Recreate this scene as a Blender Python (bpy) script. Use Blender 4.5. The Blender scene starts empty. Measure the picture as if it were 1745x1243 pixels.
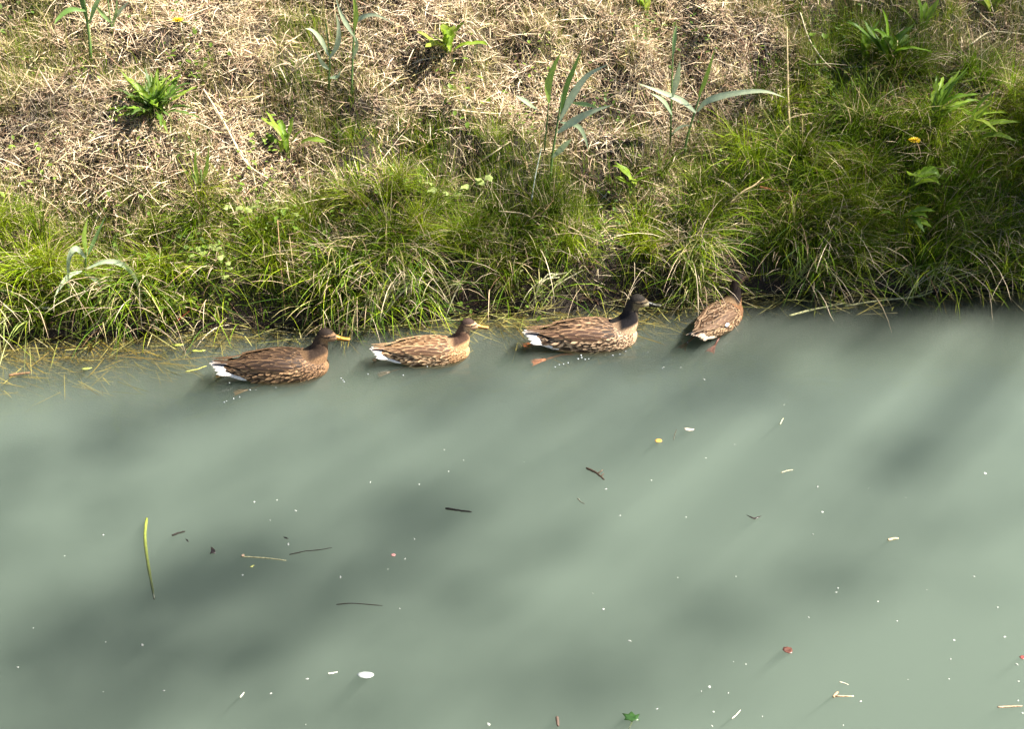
import bpy, math, random
import numpy as np
from mathutils import Vector, Matrix

random.seed(7)
rng = np.random.default_rng(11)
scene = bpy.context.scene
R = math.radians

# ------------------------------------------------------------------ camera
CAM = np.array([0.0, 0.0, 2.95])
PITCH = R(32.0)
FPX = 2534.0                       # focal length in photograph pixels (1745 wide)
cam_data = bpy.data.cameras.new('camera')
cam = bpy.data.objects.new('camera', cam_data)
scene.collection.objects.link(cam)
cam.location = CAM
cam.rotation_euler = (R(90) - PITCH, 0, 0)
cam_data.sensor_fit = 'HORIZONTAL'
cam_data.sensor_width = 36.0
cam_data.lens = 36.0 * FPX / 1745.0
cam_data.clip_start = 0.05
cam_data.clip_end = 2000
scene.camera = cam

# ------------------------------------------------------------------ light
SUN_EL, SUN_AZ = R(51), R(0)     # azimuth from +X towards +Y
TO_SUN = np.array([math.cos(SUN_EL) * math.cos(SUN_AZ), math.cos(SUN_EL) * math.sin(SUN_AZ), math.sin(SUN_EL)])
world = bpy.data.worlds.new('World')
scene.world = world
world.use_nodes = True
wn = world.node_tree.nodes
sky = wn.new('ShaderNodeTexSky')
sky.sky_type = 'NISHITA'
sky.sun_disc = False
sky.sun_elevation = SUN_EL
sky.sun_rotation = math.atan2(TO_SUN[0], TO_SUN[1])
sky.air_density = 0.6
sky.dust_density = 0.3
wn['Background'].inputs['Strength'].default_value = 0.05
world.node_tree.links.new(sky.outputs[0], wn['Background'].inputs['Color'])
sun_data = bpy.data.lights.new('sun', 'SUN')
sun_data.energy = 5.0
sun_data.angle = R(0.55)
sun_data.color = (1.0, 0.95, 0.86)
sun = bpy.data.objects.new('sun', sun_data)
scene.collection.objects.link(sun)
sun.location = tuple(TO_SUN * 30)
sun.rotation_euler = Vector(tuple(TO_SUN)).to_track_quat('Z', 'Y').to_euler()

vs = scene.view_settings
vs.view_transform = 'Standard'
vs.look = 'None'
vs.exposure = 1.9
vs.gamma = 1.0
scene.cycles.use_denoising = True
scene.cycles.max_bounces = 10
scene.cycles.diffuse_bounces = 1
scene.cycles.transparent_max_bounces = 16
scene.cycles.volume_bounces = 3
scene.cycles.sample_clamp_indirect = 8.0

# ------------------------------------------------------------------ helpers
_tab = np.random.default_rng(3).random((8, 256, 256))
def vnoise(x, y, scale, seed=0):
    t = _tab[seed % 8]
    x = np.asarray(x) / scale + 37.3 * (seed + 1); y = np.asarray(y) / scale + 91.7 * (seed + 1)
    xi = np.floor(x).astype(int); yi = np.floor(y).astype(int)
    fx = x - xi; fy = y - yi
    fx = fx * fx * (3 - 2 * fx); fy = fy * fy * (3 - 2 * fy)
    a = t[xi % 256, yi % 256]; b = t[(xi + 1) % 256, yi % 256]
    c = t[xi % 256, (yi + 1) % 256]; d = t[(xi + 1) % 256, (yi + 1) % 256]
    return (a * (1 - fx) + b * fx) * (1 - fy) + (c * (1 - fx) + d * fx) * fy
def smooth(a, b, x):
    t = np.clip((np.asarray(x) - a) / (b - a), 0, 1)
    return t * t * (3 - 2 * t)
def mixc(a, b, t):
    a = np.asarray(a, float); b = np.asarray(b, float); t = np.asarray(t, float)
    return a * (1 - t[..., None]) + b * t[..., None]

FW = np.array([0, math.cos(PITCH), -math.sin(PITCH)])
UP = np.array([0, math.sin(PITCH), math.cos(PITCH)])
def ray(px, py):
    return FW + np.array([1, 0, 0]) * ((px - 872.5) / FPX) + UP * ((621.5 - py) / FPX)
def on_plane(px, py, z=0.0):
    d = ray(px, py)
    return CAM + d * ((z - CAM[2]) / d[2])
def at_depth(px, py, Y):
    d = ray(px, py)
    return CAM + d * (Y / d[1])
def to_px(p):
    p = np.asarray(p, float) - CAM
    dep = p @ FW
    return 872.5 + FPX * p[..., 0] / dep, 621.5 - FPX * (p @ UP) / dep

# the waterline, surveyed at a few places and carried on beyond them
_sx, _sy = [], []
for q in [(-500, 610), (-250, 600), (0, 582), (180, 574), (350, 566), (520, 556), (680, 545), (850, 532), (1000, 522), (1150, 515), (1320, 502), (1500, 498), (1745, 492), (2000, 486), (2300, 478)]:
    w_ = on_plane(*q); _sx.append(w_[0]); _sy.append(w_[1])
_sx = [-60] + _sx + [60]; _sy = [_sy[0] - 3.5] + _sy + [_sy[-1] + 3.5]
def shore(x):
    x = np.asarray(x, float)
    return np.interp(x, _sx, _sy) + 0.05 * (vnoise(x, x * 0, 0.33, 1) - 0.5) + 0.02 * (vnoise(x, x * 0, 0.11, 2) - 0.5)
def height(x, y):
    x = np.asarray(x, float); y = np.asarray(y, float)
    s = y - shore(x)
    lip = 0.15 + 0.05 * (vnoise(x, x * 0, 0.6, 4) - 0.5)
    land = lip * smooth(0.0, 0.09, s) + np.minimum(np.maximum(s - 0.06, 0), 2.4) * math.tan(R(31)) \
        + np.maximum(s - 2.46, 0) * 0.02
    amp = smooth(0.03, 0.25, s)
    land = land + amp * (0.12 * (vnoise(x, y, 0.55, 0) - 0.5) + 0.135 * (vnoise(x, y, 0.19, 3) - 0.5) + 0.06 * (vnoise(x, y, 0.075, 5) - 0.5))
    bed = np.interp(s, [-2.2, -1.1, -.6, -.25, 0], [-.9, -.45, -.19, -.075, -.015])
    near = np.minimum((1.9 - y) * 0.72, 1.35) + 0.06 * (vnoise(x, y, 0.5, 2) - 0.5)
    return np.where(s > 0, land, np.maximum(bed, np.maximum(near, -0.9)))
def on_bank(px, py):
    d = ray(px, py); t = 4.0
    while t < 12:
        p = CAM + d * t
        if p[2] <= max(float(height(p[0], p[1])), 0.0): return p
        t += 0.004
    return p

def mesh_np(name, v, f, col=None, smooth_=False):
    """v (n,3); f list of int arrays (m,3)/(m,4) ; col (n,3)"""
    me = bpy.data.meshes.new(name)
    v = np.ascontiguousarray(v, np.float32)
    fs = [np.asarray(a, np.int32) for a in (f if isinstance(f, list) else [f]) if len(a)]
    me.vertices.add(len(v)); me.vertices.foreach_set('co', v.ravel())
    lt = np.concatenate([np.full(len(a), a.shape[1], np.int32) for a in fs])
    li = np.concatenate([a.ravel() for a in fs])
    me.loops.add(len(li)); me.loops.foreach_set('vertex_index', li)
    me.polygons.add(len(lt))
    me.polygons.foreach_set('loop_start', np.concatenate([[0], np.cumsum(lt)[:-1]]).astype(np.int32))
    if smooth_: me.polygons.foreach_set('use_smooth', np.ones(len(lt), bool))
    if col is not None:
        at = me.color_attributes.new('Col', 'FLOAT_COLOR', 'POINT')
        c = np.ones((len(v), 4), np.float32); c[:, :3] = col
        at.data.foreach_set('color', c.ravel())
    me.update(calc_edges=True)
    me.validate()
    return me
def link(name, data, mat=None, parent=None, loc=None):
    o = bpy.data.objects.new(name, data)
    scene.collection.objects.link(o)
    if mat is not None and data is not None:
        if not data.materials: data.materials.append(mat)
    if parent is not None: o.parent = parent
    if loc is not None: o.location = tuple(loc)
    return o
def tag(o, label, cat, group=None, kind=None):
    if label: o['label'] = label
    if cat: o['category'] = cat
    if group: o['group'] = group
    if kind: o['kind'] = kind
    return o

class MB:
    """collects ribbons, tubes and patches with vertex colours into one mesh"""
    def __init__(s): s.v = []; s.f3 = []; s.f4 = []; s.c = []; s.n = 0
    def add(s, v, f3, f4, c):
        v = np.asarray(v, float).reshape(-1, 3)
        c = np.asarray(c, float)
        if c.ndim == 1: c = np.tile(c, (len(v), 1))
        s.v.append(v); s.c.append(c)
        if len(f3): s.f3.append(np.asarray(f3, int).reshape(-1, 3) + s.n)
        if len(f4): s.f4.append(np.asarray(f4, int).reshape(-1, 4) + s.n)
        s.n += len(v)
    def grid(s, P, c):
        a, b = P.shape[:2]
        i = np.arange(a * b).reshape(a, b)
        q = np.stack([i[:-1, :-1], i[1:, :-1], i[1:, 1:], i[:-1, 1:]], -1).reshape(-1, 4)
        c = np.asarray(c, float)
        s.add(P.reshape(-1, 3), [], q, c if c.ndim == 1 else c.reshape(-1, 3))
    def ribbon(s, path, widths, side, fold=0.25, c0=(.2, .3, .1), c1=None):
        """leaf blade: three vertices across with a folded midrib"""
        path = np.asarray(path, float); n = len(path)
        T = np.gradient(path, axis=0); T /= np.linalg.norm(T, axis=1)[:, None] + 1e-9
        side = np.asarray(side, float)
        if side.ndim == 1: side = np.tile(side, (n, 1))
        side = side - T * np.sum(side * T, 1)[:, None]
        side /= np.linalg.norm(side, axis=1)[:, None] + 1e-9
        N = np.cross(T, side)
        w = np.asarray(widths, float)[:, None] * 0.5
        P = np.stack([path - side * w + N * w * fold, path, path + side * w + N * w * fold], 1)
        c1 = c0 if c1 is None else c1
        C = np.repeat(mixc(c0, c1, np.linspace(0, 1, n))[:, None, :], 3, 1)
        C[:, 1, :] *= 1.12
        s.grid(P, C)
    def tube(s, path, radii, sides=6, c0=(.3, .2, .1), c1=None, flat=1.0):
        path = np.asarray(path, float); n = len(path)
        T = np.gradient(path, axis=0); T /= np.linalg.norm(T, axis=1)[:, None] + 1e-9
        ref = np.array([0, 0, 1.0]) if abs(T[:, 2]).mean() < 0.8 else np.array([1.0, 0, 0])
        A = np.cross(T, ref); A /= np.linalg.norm(A, axis=1)[:, None] + 1e-9
        B = np.cross(A, T)
        an = np.linspace(0, 2 * math.pi, sides, endpoint=False)
        r = np.asarray(radii, float)[:, None, None]
        P = path[:, None] + r * (A[:, None] * np.cos(an)[None, :, None] + flat * B[:, None] * np.sin(an)[None, :, None])
        i = np.arange(n * sides).reshape(n, sides)
        q = np.stack([i[:-1], np.roll(i[:-1], -1, 1), np.roll(i[1:], -1, 1), i[1:]], -1).reshape(-1, 4)
        V = np.concatenate([P.reshape(-1, 3), path[:1], path[-1:]])
        k = n * sides
        f3 = [(k, i[0, (j + 1) % sides], i[0, j]) for j in range(sides)] + [(k + 1, i[-1, j], i[-1, (j + 1) % sides]) for j in range(sides)]
        c1 = c0 if c1 is None else c1
        C = np.repeat(mixc(c0, c1, np.linspace(0, 1, n))[:, None, :], sides, 1).reshape(-1, 3)
        s.add(V, f3, q, np.concatenate([C, [C[0]], [C[-1]]]))
    def mesh(s, name, smooth_=True):
        f = []
        if s.f3: f.append(np.concatenate(s.f3))
        if s.f4: f.append(np.concatenate(s.f4))
        return mesh_np(name, np.concatenate(s.v), f, np.concatenate(s.c), smooth_)
    def build(s, name, mat, parent=None, loc=None, smooth_=True):
        return link(name, s.mesh(name, smooth_), mat, parent, loc)

def spline(pts, n):
    """Catmull-Rom through points"""
    P = np.asarray(pts, float)
    if len(P) == 2: return P[0] + (P[1] - P[0]) * np.linspace(0, 1, n)[:, None]
    P = np.concatenate([[2 * P[0] - P[1]], P, [2 * P[-1] - P[-2]]])
    u = np.linspace(0, len(P) - 3 - 1e-6, n); k = u.astype(int); t = (u - k)[:, None]
    a, b, c, d = P[k], P[k + 1], P[k + 2], P[k + 3]
    return 0.5 * (2 * b + (c - a) * t + (2 * a - 5 * b + 4 * c - d) * t ** 2 + (3 * b - a - 3 * c + d) * t ** 3)

# ------------------------------------------------------------------ materials
def new_mat(name):
    m = bpy.data.materials.new(name); m.use_nodes = True
    nt = m.node_tree
    return m, nt, nt.nodes, nt.links, nt.nodes['Principled BSDF']
def col_mat(name, rough=0.55, spec=0.3, transl=0.0, var=0.25, nscale=60.0, bump=0.0, coat=0.0):
    m, nt, n, l, b = new_mat(name)
    at = n.new('ShaderNodeAttribute'); at.attribute_name = 'Col'
    tc = n.new('ShaderNodeTexCoord')
    no = n.new('ShaderNodeTexNoise'); no.inputs['Scale'].default_value = nscale; no.inputs['Detail'].default_value = 3
    l.new(tc.outputs['Object'], no.inputs['Vector'])
    mr = n.new('ShaderNodeMapRange'); mr.inputs['From Min'].default_value = 0.3; mr.inputs['From Max'].default_value = 0.7
    mr.inputs['To Min'].default_value = 1 - var; mr.inputs['To Max'].default_value = 1 + var
    l.new(no.outputs['Fac'], mr.inputs['Value'])
    vm = n.new('ShaderNodeVectorMath'); vm.operation = 'SCALE'
    l.new(at.outputs['Color'], vm.inputs[0]); l.new(mr.outputs[0], vm.inputs['Scale'])
    l.new(vm.outputs[0], b.inputs['Base Color'])
    b.inputs['Roughness'].default_value = rough
    b.inputs['Specular IOR Level'].default_value = spec
    b.inputs['Coat Weight'].default_value = coat
    if bump:
        bp = n.new('ShaderNodeBump'); bp.inputs['Strength'].default_value = bump; bp.inputs['Distance'].default_value = 0.002
        l.new(no.outputs['Fac'], bp.inputs['Height']); l.new(bp.outputs[0], b.inputs['Normal'])
    if transl:
        tr = n.new('ShaderNodeBsdfTranslucent'); mx = n.new('ShaderNodeMixShader'); mx.inputs[0].default_value = transl
        l.new(vm.outputs[0], tr.inputs['Color'])
        l.new(b.outputs[0], mx.inputs[1]); l.new(tr.outputs[0], mx.inputs[2])
        l.new(mx.outputs[0], n['Material Output'].inputs['Surface'])
    return m
M_GRASS = col_mat('grass_blade', 0.6, 0.16, 0.36, 0.15, 25)
M_STRAW = col_mat('dry_straw', 0.65, 0.15, 0.10, 0.2, 40)
M_LEAF = col_mat('broad_leaf', 0.45, 0.28, 0.42, 0.2, 45, 0.4)
M_REED = col_mat('reed_leaf', 0.45, 0.4, 0.22, 0.12, 50)
M_TWIG = col_mat('twig_bark', 0.7, 0.25, 0, 0.35, 120, 0.6)
M_WET = col_mat('wet_debris', 0.35, 0.5, 0, 0.3, 90, 0.3)
M_PETAL = col_mat('petal', 0.55, 0.3, 0.15, 0.08, 80)
M_FEATHER = col_mat('feather', 0.6, 0.25, 0, 0.22, 260, 0.15)
M_PLUMAGE = col_mat('plumage', 0.75, 0.15, 0, 0.35, 230, 0.5)
M_BILL = col_mat('bill_horn', 0.38, 0.45, 0, 0.12, 120)
M_EYE = col_mat('eye', 0.08, 0.6, 0, 0.0, 10, 0, 0.6)

# ------------------------------------------------------------------ bank, bed and far ground
def lin(*segs):
    out = [np.array([segs[0][0]])]
    for a, b, n in segs: out.append(np.linspace(a, b, n + 1)[1:])
    return np.concatenate(out)
gx = lin((-300, -40, 8), (-40, -5, 14), (-5, -3, 40), (-3, 3, 240), (3, 5, 40), (5, 40, 14), (40, 300, 8))
gy = lin((-60, -8, 6), (-8, 2, 40), (2, 4.4, 30), (4.4, 7.4, 150), (7.4, 10, 30), (10, 60, 20), (60, 500, 10))
GX, GY = np.meshgrid(gx, gy, indexing='ij')
mb = MB(); mb.grid(np.stack([GX, GY, height(GX, GY)], -1), (0.2, 0.15, 0.1))
bank = mb.build('ground', None)
m, nt, n, l, b = new_mat('bank_soil')
tc = n.new('ShaderNodeTexCoord')
n1 = n.new('ShaderNodeTexNoise'); n1.inputs['Scale'].default_value = 9; n1.inputs['Detail'].default_value = 8
n2 = n.new('ShaderNodeTexNoise'); n2.inputs['Scale'].default_value = 160; n2.inputs['Detail'].default_value = 4
l.new(tc.outputs['Object'], n1.inputs['Vector']); l.new(tc.outputs['Object'], n2.inputs['Vector'])
cr = n.new('ShaderNodeValToRGB'); e = cr.color_ramp.elements
e[0].position = 0.3; e[0].color = (0.009, 0.007, 0.004, 1); e[1].position = 0.7; e[1].color = (0.050, 0.033, 0.020, 1)
mx = n.new('ShaderNodeMix'); mx.data_type = 'FLOAT'; mx.inputs[0].default_value = 0.5
l.new(n1.outputs['Fac'], mx.inputs[2]); l.new(n2.outputs['Fac'], mx.inputs[3])
l.new(mx.outputs[0], cr.inputs[0]); l.new(cr.outputs[0], b.inputs['Base Color'])
bp = n.new('ShaderNodeBump'); bp.inputs['Strength'].default_value = 0.9; bp.inputs['Distance'].default_value = 0.01
l.new(n2.outputs['Fac'], bp.inputs['Height']); l.new(bp.outputs[0], b.inputs['Normal'])
b.inputs['Roughness'].default_value = 0.9
bank.data.materials.append(m)
tag(bank, 'brown soil of the sloping bank, running under the water as its bed', 'ground', kind='structure')

# ------------------------------------------------------------------ ducks: where they float
SHADE = 0.42
DUCKS = [  # tail-tip pixel, heading, scale, plumage key
    dict(tail=(355, 621), head=R(9), s=0.945, key='dark'),
    dict(tail=(628, 596), head=R(9), s=0.82, key='light'),
    dict(tail=(888, 568), head=R(8), s=0.97, key='hen'),
    dict(tail=(1180, 574), head=R(56), s=0.80, key='away'),
]
for d in DUCKS:
    T = on_plane(d['tail'][0], d['tail'][1], 0.062 * d['s'])
    f = np.array([math.cos(d['head']), math.sin(d['head']), 0])
    d['o'] = T + f * 0.27 * d['s']; d['o'][2] = 0; d['f'] = f

# ------------------------------------------------------------------ water: a closed body of turbid water with a gently rippled surface
wx = lin((-200, -4, 12), (-4, -2.6, 14), (-2.6, 2.6, 420), (2.6, 4, 14), (4, 200, 12))
wy = lin((-1.0, 2.4, 30), (2.4, 4.2, 110), (4.2, 5.7, 150), (5.7, 7, 3), (7, 45, 6))
WX, WY = np.meshgrid(wx, wy, indexing='ij')
Z = 0.0016 * (vnoise(WX, WY * 1.6, 0.30, 0) - 0.5) + 0.0008 * (vnoise(WX + WY, WY - WX, 0.11, 1) - 0.5)
for d in DUCKS:
    rx, ry = WX - d['o'][0], WY - d['o'][1]
    a = rx * d['f'][0] + ry * d['f'][1]; c = -rx * d['f'][1] + ry * d['f'][0]
    br = 0.16 * d['s']
    for sg in (-1, 1):                                   # the two arms of the bow wave
        u = (br - a); off = c * sg - 0.06 - 0.45 * u
        Z += 0.0028 * np.exp(-(off / 0.035) ** 2) * np.cos(off * 110) * np.exp(-np.maximum(u, 0) / 0.3) * smooth(-0.05, 0.03, u)
    rr = np.hypot(a - br, c)
    Z += 0.0016 * np.cos(rr * 120) * np.exp(-(rr / 0.11) ** 2)
edge = (np.abs(WX) > 2.5) | (WY < 2.45) | (WY > 5.6)
Z = np.where(edge, 0, Z)
mb = MB(); mb.grid(np.stack([WX, WY, Z], -1), (0.3, 0.35, 0.3))
na, nb = WX.shape
rim = [(i, 0) for i in range(na)] + [(na - 1, j) for j in range(1, nb)] + [(i, nb - 1) for i in range(na - 2, -1, -1)] + [(0, j) for j in range(nb - 2, 0, -1)]
ridx = np.array([i * nb + j for i, j in rim])
V = np.concatenate(mb.v); low = V[ridx].copy(); low[:, 2] = -1.2
k0 = len(V); nr = len(ridx); lo = np.arange(nr) + k0
q = np.stack([ridx, np.roll(ridx, -1), np.roll(lo, -1), lo], -1)[:, ::-1]
ctr = k0 + nr
t3 = np.stack([np.roll(lo, -1), lo, np.full(nr, ctr)], -1)[:, ::-1]
V = np.concatenate([V, low, [[0, 0, -1.2]]])
wm = mesh_np('water', V, [np.concatenate([np.concatenate(mb.f4), q]), t3], None, True)
m, nt, n, l, b = new_mat('turbid_water')
n.remove(b)
tr = n.new('ShaderNodeBsdfTransparent'); gl = n.new('ShaderNodeBsdfGlossy'); gl.inputs['Roughness'].default_value = 0.04
fr = n.new('ShaderNodeFresnel'); fr.inputs['IOR'].default_value = 1.33
tc = n.new('ShaderNodeTexCoord'); mp = n.new('ShaderNodeMapping'); mp.inputs['Scale'].default_value = (5, 9, 5)
n1 = n.new('ShaderNodeTexNoise'); n1.inputs['Scale'].default_value = 1.6; n1.inputs['Detail'].default_value = 4
l.new(tc.outputs['Object'], mp.inputs[0]); l.new(mp.outputs[0], n1.inputs['Vector'])
bp = n.new('ShaderNodeBump'); bp.inputs['Strength'].default_value = 0.25; bp.inputs['Distance'].default_value = 0.01
l.new(n1.outputs['Fac'], bp.inputs['Height'])
l.new(bp.outputs[0], gl.inputs['Normal']); l.new(bp.outputs[0], fr.inputs['Normal'])
ms = n.new('ShaderNodeMixShader'); l.new(fr.outputs[0], ms.inputs[0]); l.new(tr.outputs[0], ms.inputs[1]); l.new(gl.outputs[0], ms.inputs[2])
l.new(ms.outputs[0], n['Material Output'].inputs['Surface'])
pv = n.new('ShaderNodeVolumePrincipled')
pv.inputs['Color'].default_value = (0.410, 0.488, 0.418, 1)
pv.inputs['Density'].default_value = 7.5
pv.inputs['Anisotropy'].default_value = 0.1
l.new(pv.outputs[0], n['Material Output'].inputs['Volume'])
water = link('water', wm, m)
tag(water, 'calm milky grey-green water of the channel', 'water', kind='structure')
# ------------------------------------------------------------------ grass and straw of the bank
def blades(base, az, L, w, lean, bend, K, c0, c1, twist, clampz=True, wprof=0.7):
    n = len(base)
    t = (np.arange(K) + 0.5) / K
    th = lean[:, None] + bend[:, None] * t[None]
    d = np.stack([np.cos(az), np.sin(az), np.zeros(n)], -1)
    step = (L / K)[:, None, None] * (np.sin(th)[..., None] * d[:, None] + np.cos(th)[..., None] * np.array([0, 0, 1.0]))
    path = np.concatenate([base[:, None], base[:, None] + np.cumsum(step, 1)], 1)        # n,K+1,3
    perp = np.stack([-np.sin(az), np.cos(az), np.zeros(n)], -1)
    nrm = np.stack([np.cos(az) * 0.5, np.sin(az) * 0.5, np.full(n, 0.8)], -1)
    side = np.cos(twist)[:, None] * perp + np.sin(twist)[:, None] * nrm
    if clampz:
        fl = path.reshape(-1, 3)
        g = np.maximum(height(fl[:, 0], fl[:, 1]), 0.0) + 0.004
        fl[:, 2] = np.maximum(fl[:, 2], g + 0.004 * rng.random(len(g)))
        path = fl.reshape(n, K + 1, 3)
    tt = np.arange(K) / K
    ww = w[:, None] * (1 - tt[None]) ** wprof * 0.5
    lo = path[:, :K] - side[:, None] * ww[..., None]
    hi = path[:, :K] + side[:, None] * ww[..., None]
    V = np.concatenate([np.stack([lo, hi], 2).reshape(n, 2 * K, 3), path[:, K:]], 1)      # n,2K+1,3
    nv = 2 * K + 1
    tri = []
    for k in range(K - 1):
        a = 2 * k
        tri += [(a, a + 1, a + 3), (a, a + 3, a + 2)]
    tri.append((2 * K - 2, 2 * K - 1, 2 * K))
    F = (np.array(tri)[None] + (np.arange(n) * nv)[:, None, None]).reshape(-1, 3)
    ct = np.concatenate([np.repeat(tt, 2), [1.0]])
    C = c0[:, None] * (1 - ct[None, :, None]) + c1[:, None] * ct[None, :, None]
    return V.reshape(-1, 3), F, C.reshape(-1, 3)
def stuff(name, parts, mat, label, cat):
    off = 0; Vs, Fs, Cs = [], [], []
    for V, F, C in parts:
        Vs.append(V); Fs.append(F + off); Cs.append(C); off += len(V)
    o = link(name, mesh_np(name, np.concatenate(Vs), np.concatenate(Fs), np.concatenate(Cs)), mat)
    return tag(o, label, cat, kind='stuff')

def gauss(px, py, x, y, rx, ry): return np.exp(-((px - x) / rx) ** 2 - ((py - y) / ry) ** 2)
def fields(x, y):
    """greenness of the sward and weight of long grass at places on the bank"""
    z = height(x, y)
    px, py = to_px(np.stack([x, y, z], -1))
    s = y - shore(x)
    g = 0.36 + 0.5 * (1 - smooth(0.35, 0.75, s)) + 0.5 * smooth(1150, 1420, px) * (1 - smooth(0.95, 1.35, s))
    for q in [(120, 280, 190, 80, -.50), (400, 320, 120, 60, -.42), (900, 190, 120, 40, -.50), (1250, 130, 90, 80, -.50), (1690, 150, 70, 80, -.5), (620, 60, 60, 40, -.2),
              (690, 60, 130, 60, -.35), (310, 50, 130, 40, -.30), (1130, 60, 90, 50, -.2), (520, 120, 70, 90, .38), (720, 250, 170, 70, .40), (1430, 120, 60, 120, .35), (1480, 40, 90, 40, .2), (30, 80, 70, 70, .25), (1120, 300, 90, 50, .15), (960, 60, 90, 50, .35)]:
        g = g + q[4] * gauss(px, py, *q[:4])
    g = g + 0.75 * (vnoise(x, y, 0.16, 2) - 0.5) + 0.3 * (vnoise(x, y, 0.05, 6) - 0.5)
    lg = (1 - smooth(0.12, 0.55, s)) * 0.8 + 0.9 * smooth(1120, 1400, px) * (1 - smooth(0.5, 0.95, s)) + 0.3 * gauss(px, py, 1450, 110, 70, 110)
    lg = lg * (0.45 + 0.9 * vnoise(x, y, 0.2, 7))
    return np.clip(g, 0, 1), np.clip(lg, 0, 1), s
def scatter(n, s0=0.0, s1=2.3, xr=3.1):
    x = rng.uniform(-xr, xr, n); s = rng.uniform(s0, s1, n)
    y = shore(x) + s
    return x, y
_d4 = DUCKS[3]; HEAD4 = _d4['o'] + _d4['f'] * .17 * _d4['s']
def pocket(x, y): return ~((np.abs(x - HEAD4[0] - .01) < .085 + .03 * vnoise(x, y, .03, 2)) & (y < HEAD4[1] + .24))
def P3(x, y, dz=0.0): return np.stack([x, y, height(x, y) + dz], -1)

STRAWS = np.array([(.80, .65, .43), (.66, .49, .31), (.50, .34, .23), (.28, .165, .10), (.72, .59, .42), (.60, .51, .22)])
GREENS = np.array([(.11, .22, .006), (.18, .30, .008), (.05, .12, .008), (.32, .40, .014), (.12, .165, .014)])
OLIVES = np.array([(.20, .20, .04), (.30, .26, .08), (.10, .11, .022), (.38, .33, .12)])
def pick(pal, n, w=None):
    c = pal[rng.choice(len(pal), n, p=w)]
    return c * rng.uniform(0.75, 1.2, (n, 1))

# lying thatch
x, y = scatter(230000, 0.02)
g, lg, s = fields(x, y)
clump = smooth(.22, .55, vnoise(x, y, .085, 4) * .6 + vnoise(x, y, .033, 2) * .4)
keep = rng.random(len(x)) < np.clip(1.05 - 0.85 * g, 0.08, 1) * smooth(0.0, 0.2, s) * (.12 + .88 * clump)
x, y = x[keep], y[keep]; n = len(x)
L = rng.gamma(3, 0.018, n) + 0.02
c = pick(STRAWS, n, [.24, .26, .17, .09, .14, .10])
th = blades(P3(x, y, rng.uniform(-.004, .03, n)), rng.uniform(0, 2 * math.pi, n), L, rng.uniform(.0018, .0044, n), rng.normal(1.22, .34, n), rng.normal(.3, .4, n), 2, c, c * 1.08, rng.uniform(-1.4, 1.4, n), wprof=0.25)
# brown litter beneath, added dark to stand in for deep shade between straws
x, y = scatter(38000, 0.0, 2.2)
g, lg, s = fields(x, y)
keep = rng.random(len(x)) < .25 + .75 * smooth(.4, .65, vnoise(x, y, .085, 1))
x, y = x[keep], y[keep]; n = len(x)
c = pick(np.array([(.10, .058, .034), (.06, .036, .022), (.15, .085, .05), (.05, .04, .02)]), n)
th3 = blades(P3(x, y, rng.uniform(.0, .022, n)), rng.uniform(0, 2 * math.pi, n), rng.gamma(3, .016, n) + .02, rng.uniform(.002, .006, n), rng.normal(1.3, .3, n), rng.normal(.25, .3, n), 2, c, c, rng.uniform(-1, 1, n), wprof=.25)
# a few coarse pieces of cut straw over it
x, y = scatter(2600, 0.15)
g, lg, s = fields(x, y)
keep = rng.random(len(x)) < np.clip(1.1 - 0.9 * g, 0.1, 1)
x, y = x[keep], y[keep]; n = len(x)
c = pick(STRAWS[[0, 1, 4]], n)
th2 = blades(P3(x, y, rng.uniform(.01, .035, n)), rng.uniform(0, 2 * math.pi, n), rng.uniform(.08, .24, n), rng.uniform(.002, .0042, n), rng.normal(1.38, .2, n), rng.normal(.2, .2, n), 3, c, c, rng.uniform(-1, 1, n), wprof=0.15)
stuff('dry_straw', [th, th2, th3], M_STRAW, 'pale dry straw thatch lying over the mown bank', 'straw')

# short upright grass
x, y = scatter(330000, 0.03)
g, lg, s = fields(x, y)
keep = rng.random(len(x)) < np.clip(0.22 + 0.85 * g, 0, 1) * (0.15 + 0.95 * smooth(.25, .65, vnoise(x, y, 0.12, 1)))
x, y, g = x[keep], y[keep], g[keep]; n = len(x)
isg = rng.random(n) < g ** 1.2
c = np.where(isg[:, None], pick(GREENS, n), pick(OLIVES, n))
dry = (rng.random(n) < 0.30 * (1.2 - g))[:, None]
c = np.where(dry, pick(STRAWS, n), c)
L = rng.gamma(5, .0105, n) * (0.9 + 0.6 * g) + .015
tip = c * 1.1 + np.array([.05, .03, .0]) * rng.random((n, 1))
sg1 = blades(P3(x, y, -.004), rng.uniform(0, 2 * math.pi, n), L, rng.uniform(.0012, .0028, n), np.abs(rng.normal(.25, .25, n)), rng.normal(.6, .5, n), 3, c * .9, tip, rng.uniform(-1.2, 1.2, n))
# fine wiry stems standing above the thatch
x, y = scatter(52000, 0.2, 2.2)
g, lg, s = fields(x, y)
keep = rng.random(len(x)) < smooth(.38, .66, vnoise(x, y, .22, 6) * .65 + vnoise(x, y, .06, 3) * .35) * (.35 + .65 * smooth(.1, .45, g))
x, y, g = x[keep], y[keep], g[keep]; n = len(x)
c = pick(np.array([(.27, .26, .07), (.20, .24, .04), (.42, .36, .16), (.13, .17, .025), (.50, .42, .22)]), n)
sg2 = blades(P3(x, y, -.004), rng.normal(.3, 1.6, n), rng.gamma(9, .0125, n) + .02, rng.uniform(.0010, .0022, n), np.abs(rng.normal(.14, .15, n)), rng.normal(.35, .35, n), 3, c, c * 1.15, rng.uniform(-1.2, 1.2, n), wprof=.4)
stuff('short_grass', [sg1, sg2], M_GRASS, 'short olive and green grass growing through the thatch', 'grass')

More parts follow.
